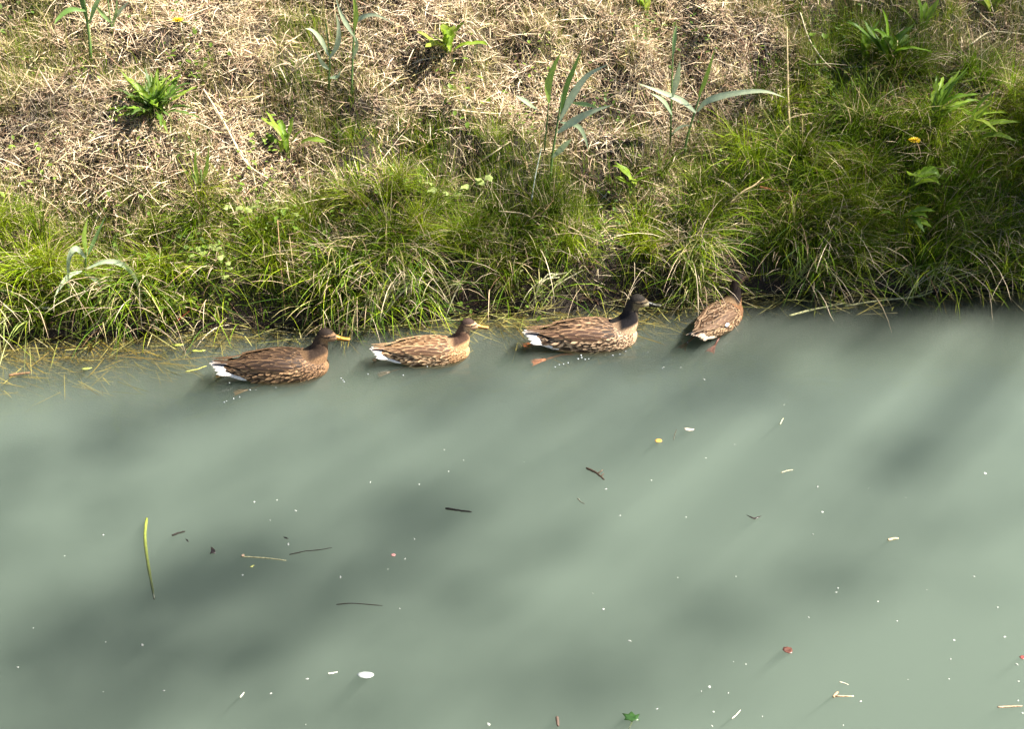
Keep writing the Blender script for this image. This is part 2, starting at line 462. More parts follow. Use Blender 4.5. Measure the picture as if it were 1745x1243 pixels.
# long grass in tussocks that arch over downhill
tx, ty = scatter(1050, 0.03, 1.5)
g, lg, s = fields(tx, ty)
keep = (rng.random(len(tx)) < lg * 1.1) & pocket(tx, ty)
tx, ty, lg = tx[keep], ty[keep], lg[keep]
parts = []
BX, BY, AZ, LL, WW, LE, BE, CC = [], [], [], [], [], [], [], []
for X, Y, wgt in zip(tx, ty, lg):
    nb_ = int(rng.uniform(70, 190)); r = rng.uniform(.02, .06)
    a = rng.uniform(0, 2 * math.pi, nb_)
    flow = rng.normal(-1.2, .7)
    az = np.where(rng.random(nb_) < .55, flow + rng.normal(0, .55, nb_), a)
    BX.append(X + r * np.cos(a) * rng.random(nb_)); BY.append(Y + r * np.sin(a) * rng.random(nb_)); AZ.append(az)
    l0 = rng.uniform(.12, .27) * (0.75 + .5 * wgt) * (1.28 if X > .75 else 1.0)
    LL.append(l0 * rng.uniform(.45, 1.15, nb_)); WW.append(rng.uniform(.0020, .0052, nb_))
    LE.append(np.abs(rng.normal(.2, .22, nb_))); BE.append(rng.uniform(.7, 2.1, nb_))
    base = GREENS[rng.integers(len(GREENS))] * .55 + GREENS[rng.integers(len(GREENS))] * .45; base = base * rng.uniform(.42, 1.15)
    cc = base * rng.uniform(.75, 1.3, (nb_, 1))
    dr = rng.random(nb_) < .13
    cc[dr] = STRAWS[rng.integers(0, 6, dr.sum())]
    CC.append(cc)
cat = np.concatenate
x, y = cat(BX), cat(BY); n = len(x); c = cat(CC)
lg1 = blades(P3(x, y, -.004), cat(AZ), cat(LL), cat(WW), cat(LE), cat(BE), 5, c * .9, c * 1.15 + np.array([.04, .03, 0]), rng.uniform(-.9, .9, n))
# fill between tussocks
x, y = scatter(60000, 0.02, 1.3)
g, lg, s = fields(x, y)
keep = rng.random(len(x)) < lg * .95 * (.1 + .9 * smooth(.35, .6, vnoise(x, y, .10, 5))) * pocket(x, y)
x, y = x[keep], y[keep]; n = len(x)
c = pick(GREENS, n); dr = rng.random(n) < .18; c[dr] = pick(STRAWS, dr.sum())
lg2 = blades(P3(x, y, -.004), rng.normal(-1.4, 1.3, n), rng.gamma(6, .017, n) + .03, rng.uniform(.0014, .0036, n), np.abs(rng.normal(.25, .25, n)), rng.uniform(.4, 1.6, n), 4, c * .9, c * 1.15, rng.uniform(-1, 1, n))
stuff('long_grass', [lg1, lg2], M_GRASS, 'long lush green grass arching in tussocks low on the bank', 'grass')

# grass hanging over the lip onto the water
x, y = scatter(14000, 0.01, 0.16)
keep = (rng.random(len(x)) < 0.06 + 1.1 * smooth(.3, .75, vnoise(x, y * 0, 0.16, 3))) & pocket(x, y)
x, y = x[keep], y[keep]; n = len(x)
c = pick(GREENS, n); dr = rng.random(n) < .33; c[dr] = pick(STRAWS, dr.sum(), [.3, .2, .1, .05, .15, .2])
hg = blades(P3(x, y, 0), rng.normal(-1.35, .75, n), rng.uniform(.12, .38, n), rng.uniform(.0022, .0056, n), rng.uniform(.3, 1.1, n), rng.uniform(.5, 1.6, n), 5, c * 1.15, c * 1.3 + .02, rng.uniform(-.8, .8, n))
# pale blades trailing flat on the water along the edge
x = rng.uniform(-3, 3, 2300); y = shore(x) - np.abs(rng.normal(0, .07, 2300)) + .03
keep = rng.random(2300) < 0.03 + .5 * vnoise(x, y * 0, 0.35, 6)
x, y = x[keep], y[keep]; n = len(x)
c = pick(np.array([(.45, .42, .14), (.38, .33, .10), (.28, .30, .07), (.55, .48, .24)]), n)
base = np.stack([x, y, np.full(n, .006) + rng.random(n) * .012], -1)
hg2 = blades(base, rng.normal(-.15, .9, n) + np.where(rng.random(n) < .5, math.pi, 0), rng.uniform(.05, .22, n), rng.uniform(.002, .0048, n), rng.normal(1.5, .12, n), rng.normal(.1, .15, n), 4, c, c, rng.normal(0, .3, n), wprof=.3)
stuff('overhanging_grass', [hg, hg2], M_GRASS, 'grass blades hanging from the bank edge and trailing on the water', 'grass')

# weed drowned just under the surface, close in
nn = 11000
x = rng.uniform(-3, 3, nn); px_, _ = to_px(np.stack([x, shore(x), x * 0], -1))
reach = .015 + .16 * gauss(px_, 0, 150, 0, 260, 1) + .14 * gauss(px_, 0, 1000, 0, 170, 1) + .05 * gauss(px_, 0, 720, 0, 120, 1)
y = shore(x) - np.abs(rng.normal(0, 1, nn)) * reach * .75 + .02
n = nn
c = pick(np.array([(.30, .22, .045), (.20, .14, .035), (.38, .31, .08), (.12, .11, .03)]), n)
keep = rng.random(n) < np.clip(reach / .12, .12, 1); x, y, c = x[keep], y[keep], c[keep]; n = len(x)
dep = -rng.uniform(.004, .065, n)
base = np.stack([x, y, dep], -1)
sw = blades(base, rng.normal(-.35, .6, n) + np.where(rng.random(n) < .35, math.pi, 0), rng.uniform(.05, .20, n), rng.uniform(.002, .006, n), rng.normal(1.57, .07, n), rng.normal(0, .1, n), 4, c, c, rng.normal(0, .4, n), clampz=False, wprof=.3)
stuff('drowned_weed', [sw], M_GRASS, 'golden brown weed lying just under the water along the bank', 'water weed')

# small leafy weeds
def leaflets(x, y, z, size, az, tilt, c):
    n = len(x)
    f = np.stack([np.cos(az) * np.cos(tilt), np.sin(az) * np.cos(tilt), np.sin(tilt)], -1)
    sd = np.stack([-np.sin(az), np.cos(az), np.zeros(n)], -1)
    up = np.cross(f, sd)
    o = np.stack([x, y, z], -1)
    pr = [(0, 0, 0), (.35, .30, .06), (.35, -.30, .06), (.7, .24, .03), (.7, -.24, .03), (1, 0, -.06), (.4, 0, -.03)]
    V = np.stack([o + size[:, None] * (a * f + b_ * sd + h * up) for a, b_, h in pr], 1)
    tri = np.array([(0, 6, 1), (0, 2, 6), (6, 3, 1), (6, 2, 4), (6, 5, 3), (6, 4, 5)])
    F = (tri[None] + (np.arange(n) * 7)[:, None, None]).reshape(-1, 3)
    return V.reshape(-1, 3), F, np.repeat(c, 7, 0)
cx, cy = scatter(700, 0.03, 2.0)
g, lg, s = fields(cx, cy); cpx, cpy = to_px(P3(cx, cy))
wt = .15 + .9 * gauss(cpx, cpy, 330, 480, 200, 110) + .35 * gauss(cpx, cpy, 760, 370, 150, 60) + .3 * gauss(cpx, cpy, 1560, 380, 180, 80)
keep = rng.random(700) < wt
XS, YS, ZS, SZ, CL = [], [], [], [], []
for X, Y in zip(cx[keep], cy[keep]):
    k = int(rng.uniform(14, 55)); r = rng.uniform(.03, .08)
    XS.append(X + rng.normal(0, r, k)); YS.append(Y + rng.normal(0, r, k)); ZS.append(rng.uniform(.02, .11, k)); SZ.append(rng.uniform(.012, .03) * rng.uniform(.6, 1.2, k))
    CL.append(np.array([(.15, .24, .03), (.22, .32, .05), (.12, .20, .04)])[rng.integers(3)] * rng.uniform(.75, 1.25, (k, 1)))
x, y = cat(XS), cat(YS); n = len(x)
lf = leaflets(x, y, np.maximum(height(x, y), 0) + cat(ZS), cat(SZ), rng.uniform(0, 6.28, n), rng.normal(.1, .5, n), cat(CL))
stuff('small_leaf_weeds', [lf], M_LEAF, 'patches of small round-leaved weeds among the bank grass', 'weeds')

# ------------------------------------------------------------------ plants that stand out from the sward
def empty(name, loc):
    o = bpy.data.objects.new(name, None); scene.collection.objects.link(o); o.location = tuple(loc); o.empty_display_size = .05
    return o
def lance(n, w, tip=.75, root=.35, r0=.25):
    t = np.linspace(0, 1, n)
    p = (r0 + (1 - r0) * np.clip(t / root, 0, 1) ** .8) * np.clip(1 - np.clip((t - root) / (1 - root), 0, 1) ** (1 / tip), 0.02, 1)
    return w * p
REED_C = np.array([(.30, .38, .22), (.38, .45, .29), (.22, .33, .12), (.28, .40, .07), (.10, .18, .04)])
def reed(label, base_px, stems, leaves, fr=0.0):
    B = on_bank(*base_px); root = empty('reed', B)
    def lift(pts, sway, front):
        out = []
        for i_, (a, b_) in enumerate(pts):
            t = i_ / max(1, len(pts) - 1)
            p = at_depth(a, b_, B[1] - front - sway * t)
            g_ = float(height(p[0], p[1])) + .012
            if p[2] < g_: p = on_bank(a, b_) + np.array([0, -.01, .02])
            out.append(p - B)
        return np.array(out)
    for pts, r0 in stems:
        mb = MB(); q = spline(lift(pts, fr, .0), 10)
        q[0, 2] -= .03
        mb.tube(q, np.linspace(r0, r0 * .55, 10) * 1.2, 7, REED_C[4] * 1.3, REED_C[2]); mb.build('stem', M_REED, root)
    for k, (pts, w, ci) in enumerate(leaves):
        mb = MB(); q = spline(lift(pts, rng.uniform(-.03, .09), rng.uniform(0, .02) + fr), 16)
        T = np.gradient(q, axis=0)
        side = np.cross(T, np.array([rng.uniform(-.5, .5), .85, -.5]))
        c = REED_C[ci] * rng.uniform(1.0, 1.3); w = w * 1.55
        mb.ribbon(q, lance(16, w), side, .22, c, c * np.array([1.15, 1.08, 1.0]))
        mb.build('leaf', M_REED, root)
    return tag(root, label, 'reed', 'young reeds on the bank')
reed('young reed with one dark drooping leaf beside the yellow dandelion and straw', (157, 105), [([(157, 105), (152, 60), (143, 0), (138, -60)], .006)],
     [([(147, 18), (120, 16), (100, 30), (92, 42)], .014, 4), ([(150, 40), (140, 0), (120, -50)], .016, 4), ([(152, 40), (165, 5), (190, -30)], .014, 2)])
reed('thin reed shoot with narrow green leaves between dark reed and dandelion', (192, 52), [([(192, 52), (187, 25), (180, -30)], .003)],
     [([(190, 40), (172, 20), (160, 4)], .012, 2), ([(190, 38), (205, 18), (222, 0)], .014, 1), ([(192, 46), (198, 20), (200, -20)], .01, 2)])
reed('leafy reed with an arching leaf above the small rosette with blunt leaves', (600, 165), [([(600, 165), (601, 100), (604, 30), (608, -40)], .004), ([(560, 140), (562, 100), (555, 40)], .0035)],
     [([(602, 60), (590, 40), (580, 20), (572, -5)], .013, 1), ([(604, 40), (615, 30), (640, 25), (672, 40)], .012, 1), ([(604, 50), (606, 20), (600, -20)], .015, 3), ([(560, 95), (548, 70), (533, 52), (520, 48)], .014, 1),
      ([(561, 100), (575, 75), (577, 45), (572, 20)], .015, 1), ([(560, 118), (548, 105), (536, 80)], .012, 1), ([(601, 100), (608, 75), (598, 50)], .011, 0), ([(562, 132), (575, 130), (582, 118)], .01, 0)])
reed('tall reed with broad pale leaves standing on the straw patch', (937, 312), [([(937, 312), (942, 260), (950, 210), (958, 160)], .0045), ([(928, 245), (933, 200), (936, 160)], .003)],
     [([(936, 175), (934, 145), (943, 115), (958, 84)], .020, 3), ([(956, 195), (965, 150), (980, 112), (992, 82)], .015, 4), ([(954, 205), (972, 170), (1000, 130), (1038, 108)], .022, 1), ([(950, 226), (975, 208), (1008, 190), (1046, 178)], .020, 1),
      ([(880, 163), (895, 172), (908, 182), (920, 189)], .012, 0), ([(955, 208), (985, 215), (997, 235), (1003, 258)], .012, 0), ([(942, 268), (955, 255), (968, 242), (975, 236)], .016, 0), ([(975, 175), (1000, 178), (1018, 184)], .012, 2)])
reed('forked reed with a long leaf bowing sideways over bare straw', (1165, 268), [([(1165, 268), (1172, 230), (1184, 190), (1200, 140)], .005), ([(1143, 232), (1144, 170), (1146, 110), (1147, 60)], .0035)],
     [([(1190, 165), (1200, 140), (1210, 110), (1219, 80)], .014, 3), ([(1186, 192), (1162, 172), (1125, 156), (1086, 141)], .017, 1), ([(1188, 190), (1205, 172), (1245, 160), (1300, 155), (1338, 166)], .018, 1), ([(1146, 165), (1152, 140), (1156, 120), (1159, 102)], .018, 1),
      ([(1145, 195), (1128, 170), (1108, 158)], .014, 0), ([(1147, 95), (1150, 60), (1153, 40)], .011, 2), ([(1145, 228), (1160, 216), (1180, 212)], .008, 1)])
reed('drooping reed with two bent grey-green leaves low above the water weed', (143, 478), [([(143, 478), (145, 455), (147, 425)], .005)],
     [([(146, 430), (144, 400), (150, 370)], .014, 3), ([(150, 435), (163, 405), (183, 362)], .010, 2), ([(146, 440), (130, 424), (117, 445), (118, 515)], .016, 1), ([(148, 458), (180, 446), (212, 452), (234, 480), (243, 520), (268, 566)], .014, 1),
      ([(140, 462), (118, 470), (102, 490), (92, 508)], .012, 1), ([(145, 468), (165, 478), (172, 490)], .012, 0)], .07)
reed('short pair of upright blades on the straw below the big leafy clump', (343, 322), [([(343, 322), (343, 305), (342, 290)], .004)],
     [([(340, 318), (333, 285), (333, 246)], .011, 3), ([(346, 318), (352, 285), (356, 250)], .012, 3), ([(338, 316), (330, 300), (326, 288)], .008, 2)])
reed('two upright green blades in the grass above the bent reed', (200, 452), [([(200, 452), (199, 440), (199, 430)], .0035)],
     [([(199, 448), (196, 420), (200, 395)], .012, 2), ([(201, 448), (206, 428), (212, 412)], .009, 3)])

LEAF_C = np.array([(.17, .30, .022), (.24, .36, .03), (.11, .21, .022), (.075, .14, .022), (.33, .42, .05)])
def leaf_blade(mb, q, w, side, c, teeth=0.25, cup=.2, lobes=7, shape=(.55, .5, .18)):
    q = np.asarray(q, float); n = len(q); T = np.gradient(q, axis=0); T /= np.linalg.norm(T, axis=1)[:, None] + 1e-9
    side = np.tile(np.asarray(side, float), (n, 1)); side -= T * np.sum(side * T, 1)[:, None]; side /= np.linalg.norm(side, axis=1)[:, None] + 1e-9
    N = np.cross(T, side); t = np.linspace(0, 1, n)
    wd = lance(n, w, shape[0], shape[1], shape[2]) * (1 - teeth * (0.5 + 0.5 * np.cos(t * lobes * 2 * math.pi)))
    v = np.array([-1, -.55, 0, .55, 1.0])
    wav = .12 * np.sin(t * 9 + rng.uniform(0, 6))[:, None] * np.abs(v)[None] * w
    P = q[:, None] + (wd[:, None] * .5 * v[None])[..., None] * side[:, None] + ((np.abs(v)[None] * wd[:, None] * cup) + wav)[..., None] * N[:, None]
    C = np.tile(c, (n, 5, 1)); C[:, 2] = C[:, 2] * .6 + np.array([.30, .36, .16]) * .4
    mb.grid(P, C)
def broad(label, base_px, count, length, width, pal, spread=(.2, 1.1), teeth=.3, az0=None, azs=math.pi, cat_='plant', name='leafy_plant', shape=(.55, .5, .18), lift=0.0):
    B = on_bank(*base_px); root = empty(name, B); length *= 1.5; width *= 1.5
    for k in range(count):
        az = (rng.uniform(-math.pi, math.pi) if az0 is None else rng.normal(az0, azs))
        th0 = rng.uniform(*spread) * .7; bd = rng.uniform(.2, 1.5)
        L = length * rng.uniform(.65, 1.1); n = 22; t = np.linspace(0, 1, n); th = th0 + bd * t
        d_ = np.array([math.cos(az), math.sin(az)])
        st = np.stack([np.sin(th) * d_[0], np.sin(th) * d_[1], np.cos(th)], -1) * L / (n - 1)
        q = np.concatenate([[[0, 0, 0]], np.cumsum(st, 0)[:-1]]) + np.array([rng.normal(0, .008), rng.normal(0, .008), -.005 + lift * rng.uniform(.6, 1.2)])
        w_ = q + B; q[:, 2] = np.maximum(q[:, 2], height(w_[:, 0], w_[:, 1]) + .006 - B[2])
        mb = MB()
        if lift: mb.tube(np.stack([[q[0, 0], q[0, 1], -.01], q[0], q[1]]), [.003, .0025, .002], 5, (.22, .26, .08))
        leaf_blade(mb, q, width * rng.uniform(.75, 1.2), np.array([-d_[1], d_[0], rng.normal(0, .25)]), LEAF_C[rng.choice(pal)] * rng.uniform(.8, 1.2), teeth, .18, int(rng.integers(4, 8)), shape)
        mb.build('leaf', M_LEAF, root)
    return tag(root, label, cat_, 'leafy weeds on the bank')
broad('big dense clump of long toothed green leaves on pale straw', (265, 197), 74, .140, .024, [0, 1, 1, 2, 3], (.05, 1.35), .5)
broad('small rosette of blunt upright leaves below the leafy reed', (490, 268), 9, .135, .026, [0, 1, 1], (.05, .6), .3, shape=(.35, .75, .15))
broad('bright yellow-green rosette standing alone in straw near the top', (765, 88), 13, .115, .028, [1, 1, 4], (.1, 1.3), .2, shape=(.4, .65, .2))
broad('dark green dock with upright broad leaves in shaded grass', (1505, 140), 15, .15, .030, [2, 3, 2, 0], (.05, .8), .12, lift=0.1)
broad('light green dock leaf pair at the top above the shaded dock', (1570, 55), 5, .13, .024, [0, 1], (.05, .6), .15)
broad('fan of bright toothed leaves leaning over beside the yellow dandelion', (1585, 245), 15, .15, .022, [1, 0, 1], (.2, .8), .45, .55, .5, lift=0.11)
broad('yellow-green sprig at the top corner above the pale stalks', (1692, 28), 6, .13, .030, [1, 4], (.1, .9), .2)
broad('small sprig of yellow-green leaves at the bank top over straw', (1100, 28), 5, .11, .022, [1, 4], (.1, .6), .2)
broad('low plant with heart-shaped bright leaves in grass above the blackish-headed duck', (1075, 352), 7, .075, .024, [1, 4, 1], (.3, 1.1), .1, None, 3, 'plant', 'leafy_plant', (.6, .35, .3), lift=0.11)
broad('big-leaved plant with one broad leaf catching sun in dark grass', (1545, 372), 5, .10, .042, [1, 1, 0], (.7, 1.3), .12, -1.2, 1.2, 'plant', 'leafy_plant', (.6, .4, .3), lift=0.18)
broad('bright leaf spray sloping down in the dark grass beyond the big-leaved plant', (1640, 285), 9, .14, .022, [1, 4, 0], (.5, 1.2), .3, -.3, .5, lift=0.17)
broad('half-shaded leaf clump overhanging the water under the big-leaved plant', (1530, 440), 7, .10, .026, [2, 0, 1], (.6, 1.3), .25, -1.3, .8, lift=0.17)
broad('narrow-leaved sprig between tall thin stalks near the shaded dock', (1468, 120), 6, .13, .022, [1, 0], (.1, .6), .3, lift=0.05)
broad('tuft of toothed leaves by the bank edge above the dark brown duck', (610, 500), 8, .12, .022, [0, 2, 1], (.3, 1.1), .3, lift=0.08)
broad('little leaf rosette at the water edge under the bent reed', (300, 545), 9, .09, .025, [1, 0, 4], (.4, 1.2), .15, lift=0.05)
# bindweed: pale arrow leaves along a trailing stem
def bindweed(label, pts):
    W = [on_bank(*p) + np.array([0, -.03, .075]) for p in pts]; root = empty('bindweed', W[0]); W = np.array(W) - W[0]
    mb = MB(); q = spline(W, 30); mb.tube(q, np.full(30, .0013), 5, (.16, .22, .05)); mb.build('stem', M_LEAF, root)
    for k in range(0, 30, 3):
        a = rng.uniform(-2.6, -.5); d_ = np.array([math.cos(a), math.sin(a), rng.uniform(-.1, .5)]); L = rng.uniform(.036, .06)
        mb = MB(); leaf_blade(mb, q[k] + d_ * np.linspace(0.1, 1, 9)[:, None] * L, L * .62, np.cross(d_, (0, -.4, 1)), np.array((.42, .50, .16)) * rng.uniform(.8, 1.1), .05, .15, 2, (.7, .25, .5)); mb.build('leaf', M_LEAF, root)
    return tag(root, label, 'bindweed')
bindweed('trailing bindweed with pale arrow-shaped leaves over shaded grass', [(735, 335), (760, 352), (790, 345), (812, 330), (838, 318)])
bindweed('bindweed with pale leaves climbing the grass by the bent reed', [(330, 455), (352, 440), (372, 445), (395, 470), (380, 500)])
bindweed('bindweed runner with light leaves along the straw above the dark brown duck', [(400, 372), (425, 378), (450, 372), (490, 380), (520, 402)])

def dandelion(label, head_px, hgt):
    g_ = on_bank(*head_px); Y = g_[1] - hgt; H = at_depth(head_px[0], head_px[1], Y); base = np.array([H[0] + .01, Y + .02, 0]); base[2] = height(base[0], base[1])
    root = empty('dandelion', base); top = H - base
    mb = MB(); mb.tube(spline([(0, 0, -.02), top * .5 + np.array([.008, 0, 0]), top - np.array([0, 0, .006])], 8), np.linspace(.0022, .0018, 8), 7, (.22, .28, .10), (.28, .24, .12)); mb.build('stem', M_LEAF, root)
    mb = MB()
    for ring, (nn_, rr, up) in enumerate([(20, .025, .10), (18, .020, .35), (14, .014, .7), (9, .008, 1.2)]):
        for k in range(nn_):
            a = 2 * math.pi * (k + .5 * ring) / nn_ + rng.normal(0, .05); d_ = np.array([math.cos(a), math.sin(a) - .25 * 0, up]); d_ /= np.linalg.norm(d_)
            d_ = d_ + np.array([0, -.12, 0]); q = top + d_ * np.linspace(.002, rr * rng.uniform(.9, 1.1), 4)[:, None] + np.array([0, 0, -.004])
            mb.ribbon(q, [.0022, .0036, .0038, .0026], np.cross(d_, (0, 0, 1)) + 1e-6, .15, (.80, .47, .01), (.85, .58, .012))
    fl = mb.build('flower_head', M_PETAL, root, None, False)
    mb = MB(); mb.tube([top - np.array([0, 0, .010]), top - np.array([0, 0, .002])], [.003, .007], 9, (.14, .22, .05)); mb.build('bracts', M_LEAF, fl)
    return tag(root, label, 'dandelion', 'yellow dandelions on the bank')
dandelion('yellow dandelion flower on bare straw at the bank top', (303, 32), .17)
dandelion('yellow dandelion flower beside the fan of bright toothed leaves', (1559, 237), .23)

# dry stalks lying or leaning on the bank
def stalk(label, pts, r, c, lift=.03, beads=0, end=None, name='dry_stalk'):
    W = np.array([on_bank(*p) + np.array([0, -.012, lift if np.isscalar(lift) else lift[i_]]) for i_, p in enumerate(pts)]); root_l = W[0].copy(); W -= root_l
    mb = MB(); q = spline(W, 22); rad = np.linspace(r, r * .6, 22)
    if beads: rad = rad * (1 + .9 * (np.sin(np.linspace(0, beads * math.pi, 22)) ** 2))
    mb.tube(q, rad, 6, c, np.array(c) * 1.05)
    for k in range(3, 22, 6):                                # stubs of old leaves
        d_ = np.array([rng.normal(0, .6), -.4, rng.normal(.4, .4)]); mb.ribbon(q[k] + d_ * np.linspace(0, .03, 4)[:, None], [.003, .003, .002, .0006], np.cross(d_, (0, .3, 1)), .1, c)
    o = mb.build(name, M_STRAW, None, root_l)
    return tag(o, label, 'stalk', 'dry stalks on the bank')
S0, S1, S2, S3 = (.62, .50, .30), (.55, .42, .22), (.42, .26, .14), (.70, .60, .38)
stalk('thick pale straw stalk slanting below the big leafy clump', [(350, 168), (385, 225), (420, 290), (462, 322)], .0045, S3, .045)
stalk('thinner straw stalk lying against the thick slanting one', [(365, 195), (402, 255), (430, 300), (438, 330)], .0032, S3, .04)
stalk('straw stalk slanting over dark thatch at the bank side', [(60, 112), (40, 150), (18, 178), (-20, 198)], .004, S0)
stalk('upright knobbly dry seed stalk above the lush grass', [(1344, 250), (1340, 205), (1338, 150), (1336, 85)], .0036, S1, (.05, .07, .09, .11), 9)
stalk('curved dry stalk hanging under the knobbly seed stalk', [(1339, 250), (1320, 275), (1319, 310), (1328, 350)], .0032, S1, .10)
stalk('straight pale stalk leaning near the narrow-leaved sprig', [(1360, 50), (1375, 95), (1398, 130), (1418, 148)], .003, S3, .08)
stalk('pale forked straw lying at the top beside the yellow-green sprig', [(1650, 92), (1680, 72), (1712, 72), (1760, 78)], .004, S3, .05)
stalk('pale straw crossing the forked straw at the top', [(1655, 32), (1672, 50), (1690, 66)], .003, S3, .06)
stalk('long pale blade lying over grass beyond the dandelion fan', [(1635, 160), (1665, 152), (1700, 158), (1735, 170)], .003, S0, .06)
stalk('brown forked twig lying on lush grass above the turned-away duck', [(1240, 382), (1262, 362), (1280, 352), (1296, 338)], .004, S1, .10)
stalk('reddish brown dead sprig lying on lush grass under the curved stalk', [(1290, 358), (1325, 365), (1355, 368), (1382, 376)], .005, (.30, .12, .05), .11)
stalk('thin twig crossing the reddish sprig', [(1328, 350), (1332, 375), (1318, 400)], .003, S2, .11)
stalk('diagonal straw in the mid bank grass by the bindweed', [(812, 298), (845, 275), (870, 258)], .003, S0, .05)
stalk('straw lying on thatch beside the tall broad-leaved reed', [(770, 200), (830, 206), (900, 207)], .003, S3, .04)
stalk('slanting straw on thatch below the lone yellow-green rosette', [(822, 118), (855, 100), (888, 82)], .003, S0, .04)
stalk('long thin straw leaning in the grass by the small rosette', [(645, 178), (690, 142), (712, 128)], .0026, S0, .05)
stalk('grass stem with a grey seed head rising above the bindweed', [(905, 372), (912, 340), (922, 300)], .0018, (.42, .46, .36), (.08, .11, .13), 5)
stalk('grass straw lying on green sward above the pale buff duck', [(850, 396), (895, 402), (925, 425)], .003, S0, .10)
stalk('short branching straw in the green sward above the blackish-headed duck', [(905, 408), (925, 398), (942, 378)], .003, S2, .10)
stalk('upright rusty stem by the edge above the dark brown duck', [(488, 545), (482, 480), (478, 420)], .003, S2, (.02, .08, .12))
stalk('pale upright stem next to the rusty stem', [(510, 535), (504, 490), (498, 448)], .0026, S1, (.02, .08, .12))
stalk('reddish stem slanting to the water beside the little leaf rosette', [(300, 568), (325, 548), (352, 532)], .0025, (.35, .07, .04), .05)
stalk('white bleached leaf blade lying at the dark bank edge under the bent reed', [(64, 535), (80, 534), (94, 537)], .006, (.62, .58, .45), .03)

# tufts of pale blades that trail into the water
def tuft(label, root_px, tip_px, count, spread, wid, pal):
    A = on_bank(*root_px) + np.array([0, 0, .03]); mb = MB()
    for k in range(count):
        a0 = A + np.array([rng.normal(0, spread), rng.normal(0, .02), rng.uniform(0, .05)])
        e = on_plane(tip_px[0] + rng.normal(0, spread * 420), tip_px[1] + rng.normal(0, 9), .004)
        e = a0 + (e - a0) * rng.uniform(.55, 1.1); e[2] = max(e[2], .004)
        mid = (a0 + e) / 2 + np.array([0, 0, rng.uniform(.01, .06)])
        c = np.array(pal[rng.integers(len(pal))]) * rng.uniform(.8, 1.15); q = spline([a0, mid, e], 8); q[:, 2] = np.maximum(q[:, 2], .003)
        mb.ribbon(q - A, lance(8, wid * rng.uniform(.7, 1.3), .8, .3, .6), (rng.normal(0, .3), 1, rng.normal(.6, .4)), .15, c, c * 1.1)
    return tag(mb.build('grass_tuft', M_GRASS, None, A), label, 'grass tuft', 'pale grass tufts trailing in the water')
PAL = [(.50, .50, .22), (.42, .47, .15), (.56, .52, .32), (.32, .40, .10)]
tuft('pale grass tuft trailing in the water between the dark brown and buff ducks', (688, 494), (622, 556), 55, .06, .0062, PAL)
tuft('grass tuft combed down to the water by the buff duck head', (765, 500), (735, 545), 20, .05, .005, PAL)
tuft('bright grass tuft falling to the water between the dark-billed and turned-away ducks', (1185, 440), (1180, 528), 45, .05, .0062, [(.45, .48, .12), (.52, .52, .20), (.36, .42, .08)])
tuft('trailing grass tuft under the green sward behind the white-tailed duck', (940, 490), (905, 535), 22, .05, .005, PAL)
tuft('grass tuft sweeping the water past the turned-away duck', (1390, 455), (1345, 515), 34, .08, .0048, [(.30, .36, .08), (.40, .42, .16), (.24, .30, .06)])
tuft('low grass tuft lying on the water at the dark bank end', (1590, 475), (1540, 516), 34, .10, .005, PAL)
tuft('grass tuft spilling onto the weed below the bent reed', (165, 520), (150, 590), 26, .07, .0045, [(.34, .40, .08), (.45, .44, .16)])
tuft('loose grass tuft reaching across the golden weed', (30, 560), (-10, 625), 20, .05, .005, PAL)

# ------------------------------------------------------------------ ducks
# local frame: +x forward, z = 0 the waterline; body profile stations: x, half width, top, bottom
BODY = np.array([
    (-.235, .018, .060, .046), (-.215, .028, .060, .036), (-.18, .040, .060, .018), (-.14, .052, .065, -.006), (-.09, .066, .075, -.030), (-.03, .077, .083, -.046),
    (.03, .081, .085, -.054), (.085, .078, .080, -.052), (.13, .067, .070, -.042), (.165, .048, .056, -.026), (.185, .028, .042, -.010), (.195, .010, .030, .008)])
def body_at(x):
    return [np.interp(x, BODY[:, 0], BODY[:, k]) for k in (1, 2, 3)]
_bx = np.linspace(BODY[0, 0], BODY[-1, 0], 60)
_sm = lambda k: spline(np.stack([np.arange(len(BODY)), BODY[:, k], BODY[:, 0]], -1), 400)
_bs = {k: _sm(k) for k in (1, 2, 3)}
def bodyS(x, phi):
    """surface point of the trunk; phi 0 = spine, +pi/2 = the duck's left flank"""
    w = np.interp(x, _bs[1][:, 2], _bs[1][:, 1]); tp = np.interp(x, _bs[2][:, 2], _bs[2][:, 1]); bt = np.interp(x, _bs[3][:, 2], _bs[3][:, 1])
    zc = bt + (tp - bt) * 0.50; c, s_ = np.cos(phi), np.sin(phi)
    e = 0.86
    yy = w * np.sign(s_) * np.abs(s_) ** e
    zz = np.where(c > 0, (tp - zc), (zc - bt)) * np.sign(c) * np.abs(c) ** e + zc
    return np.stack([x + 0 * phi, yy, zz], -1)

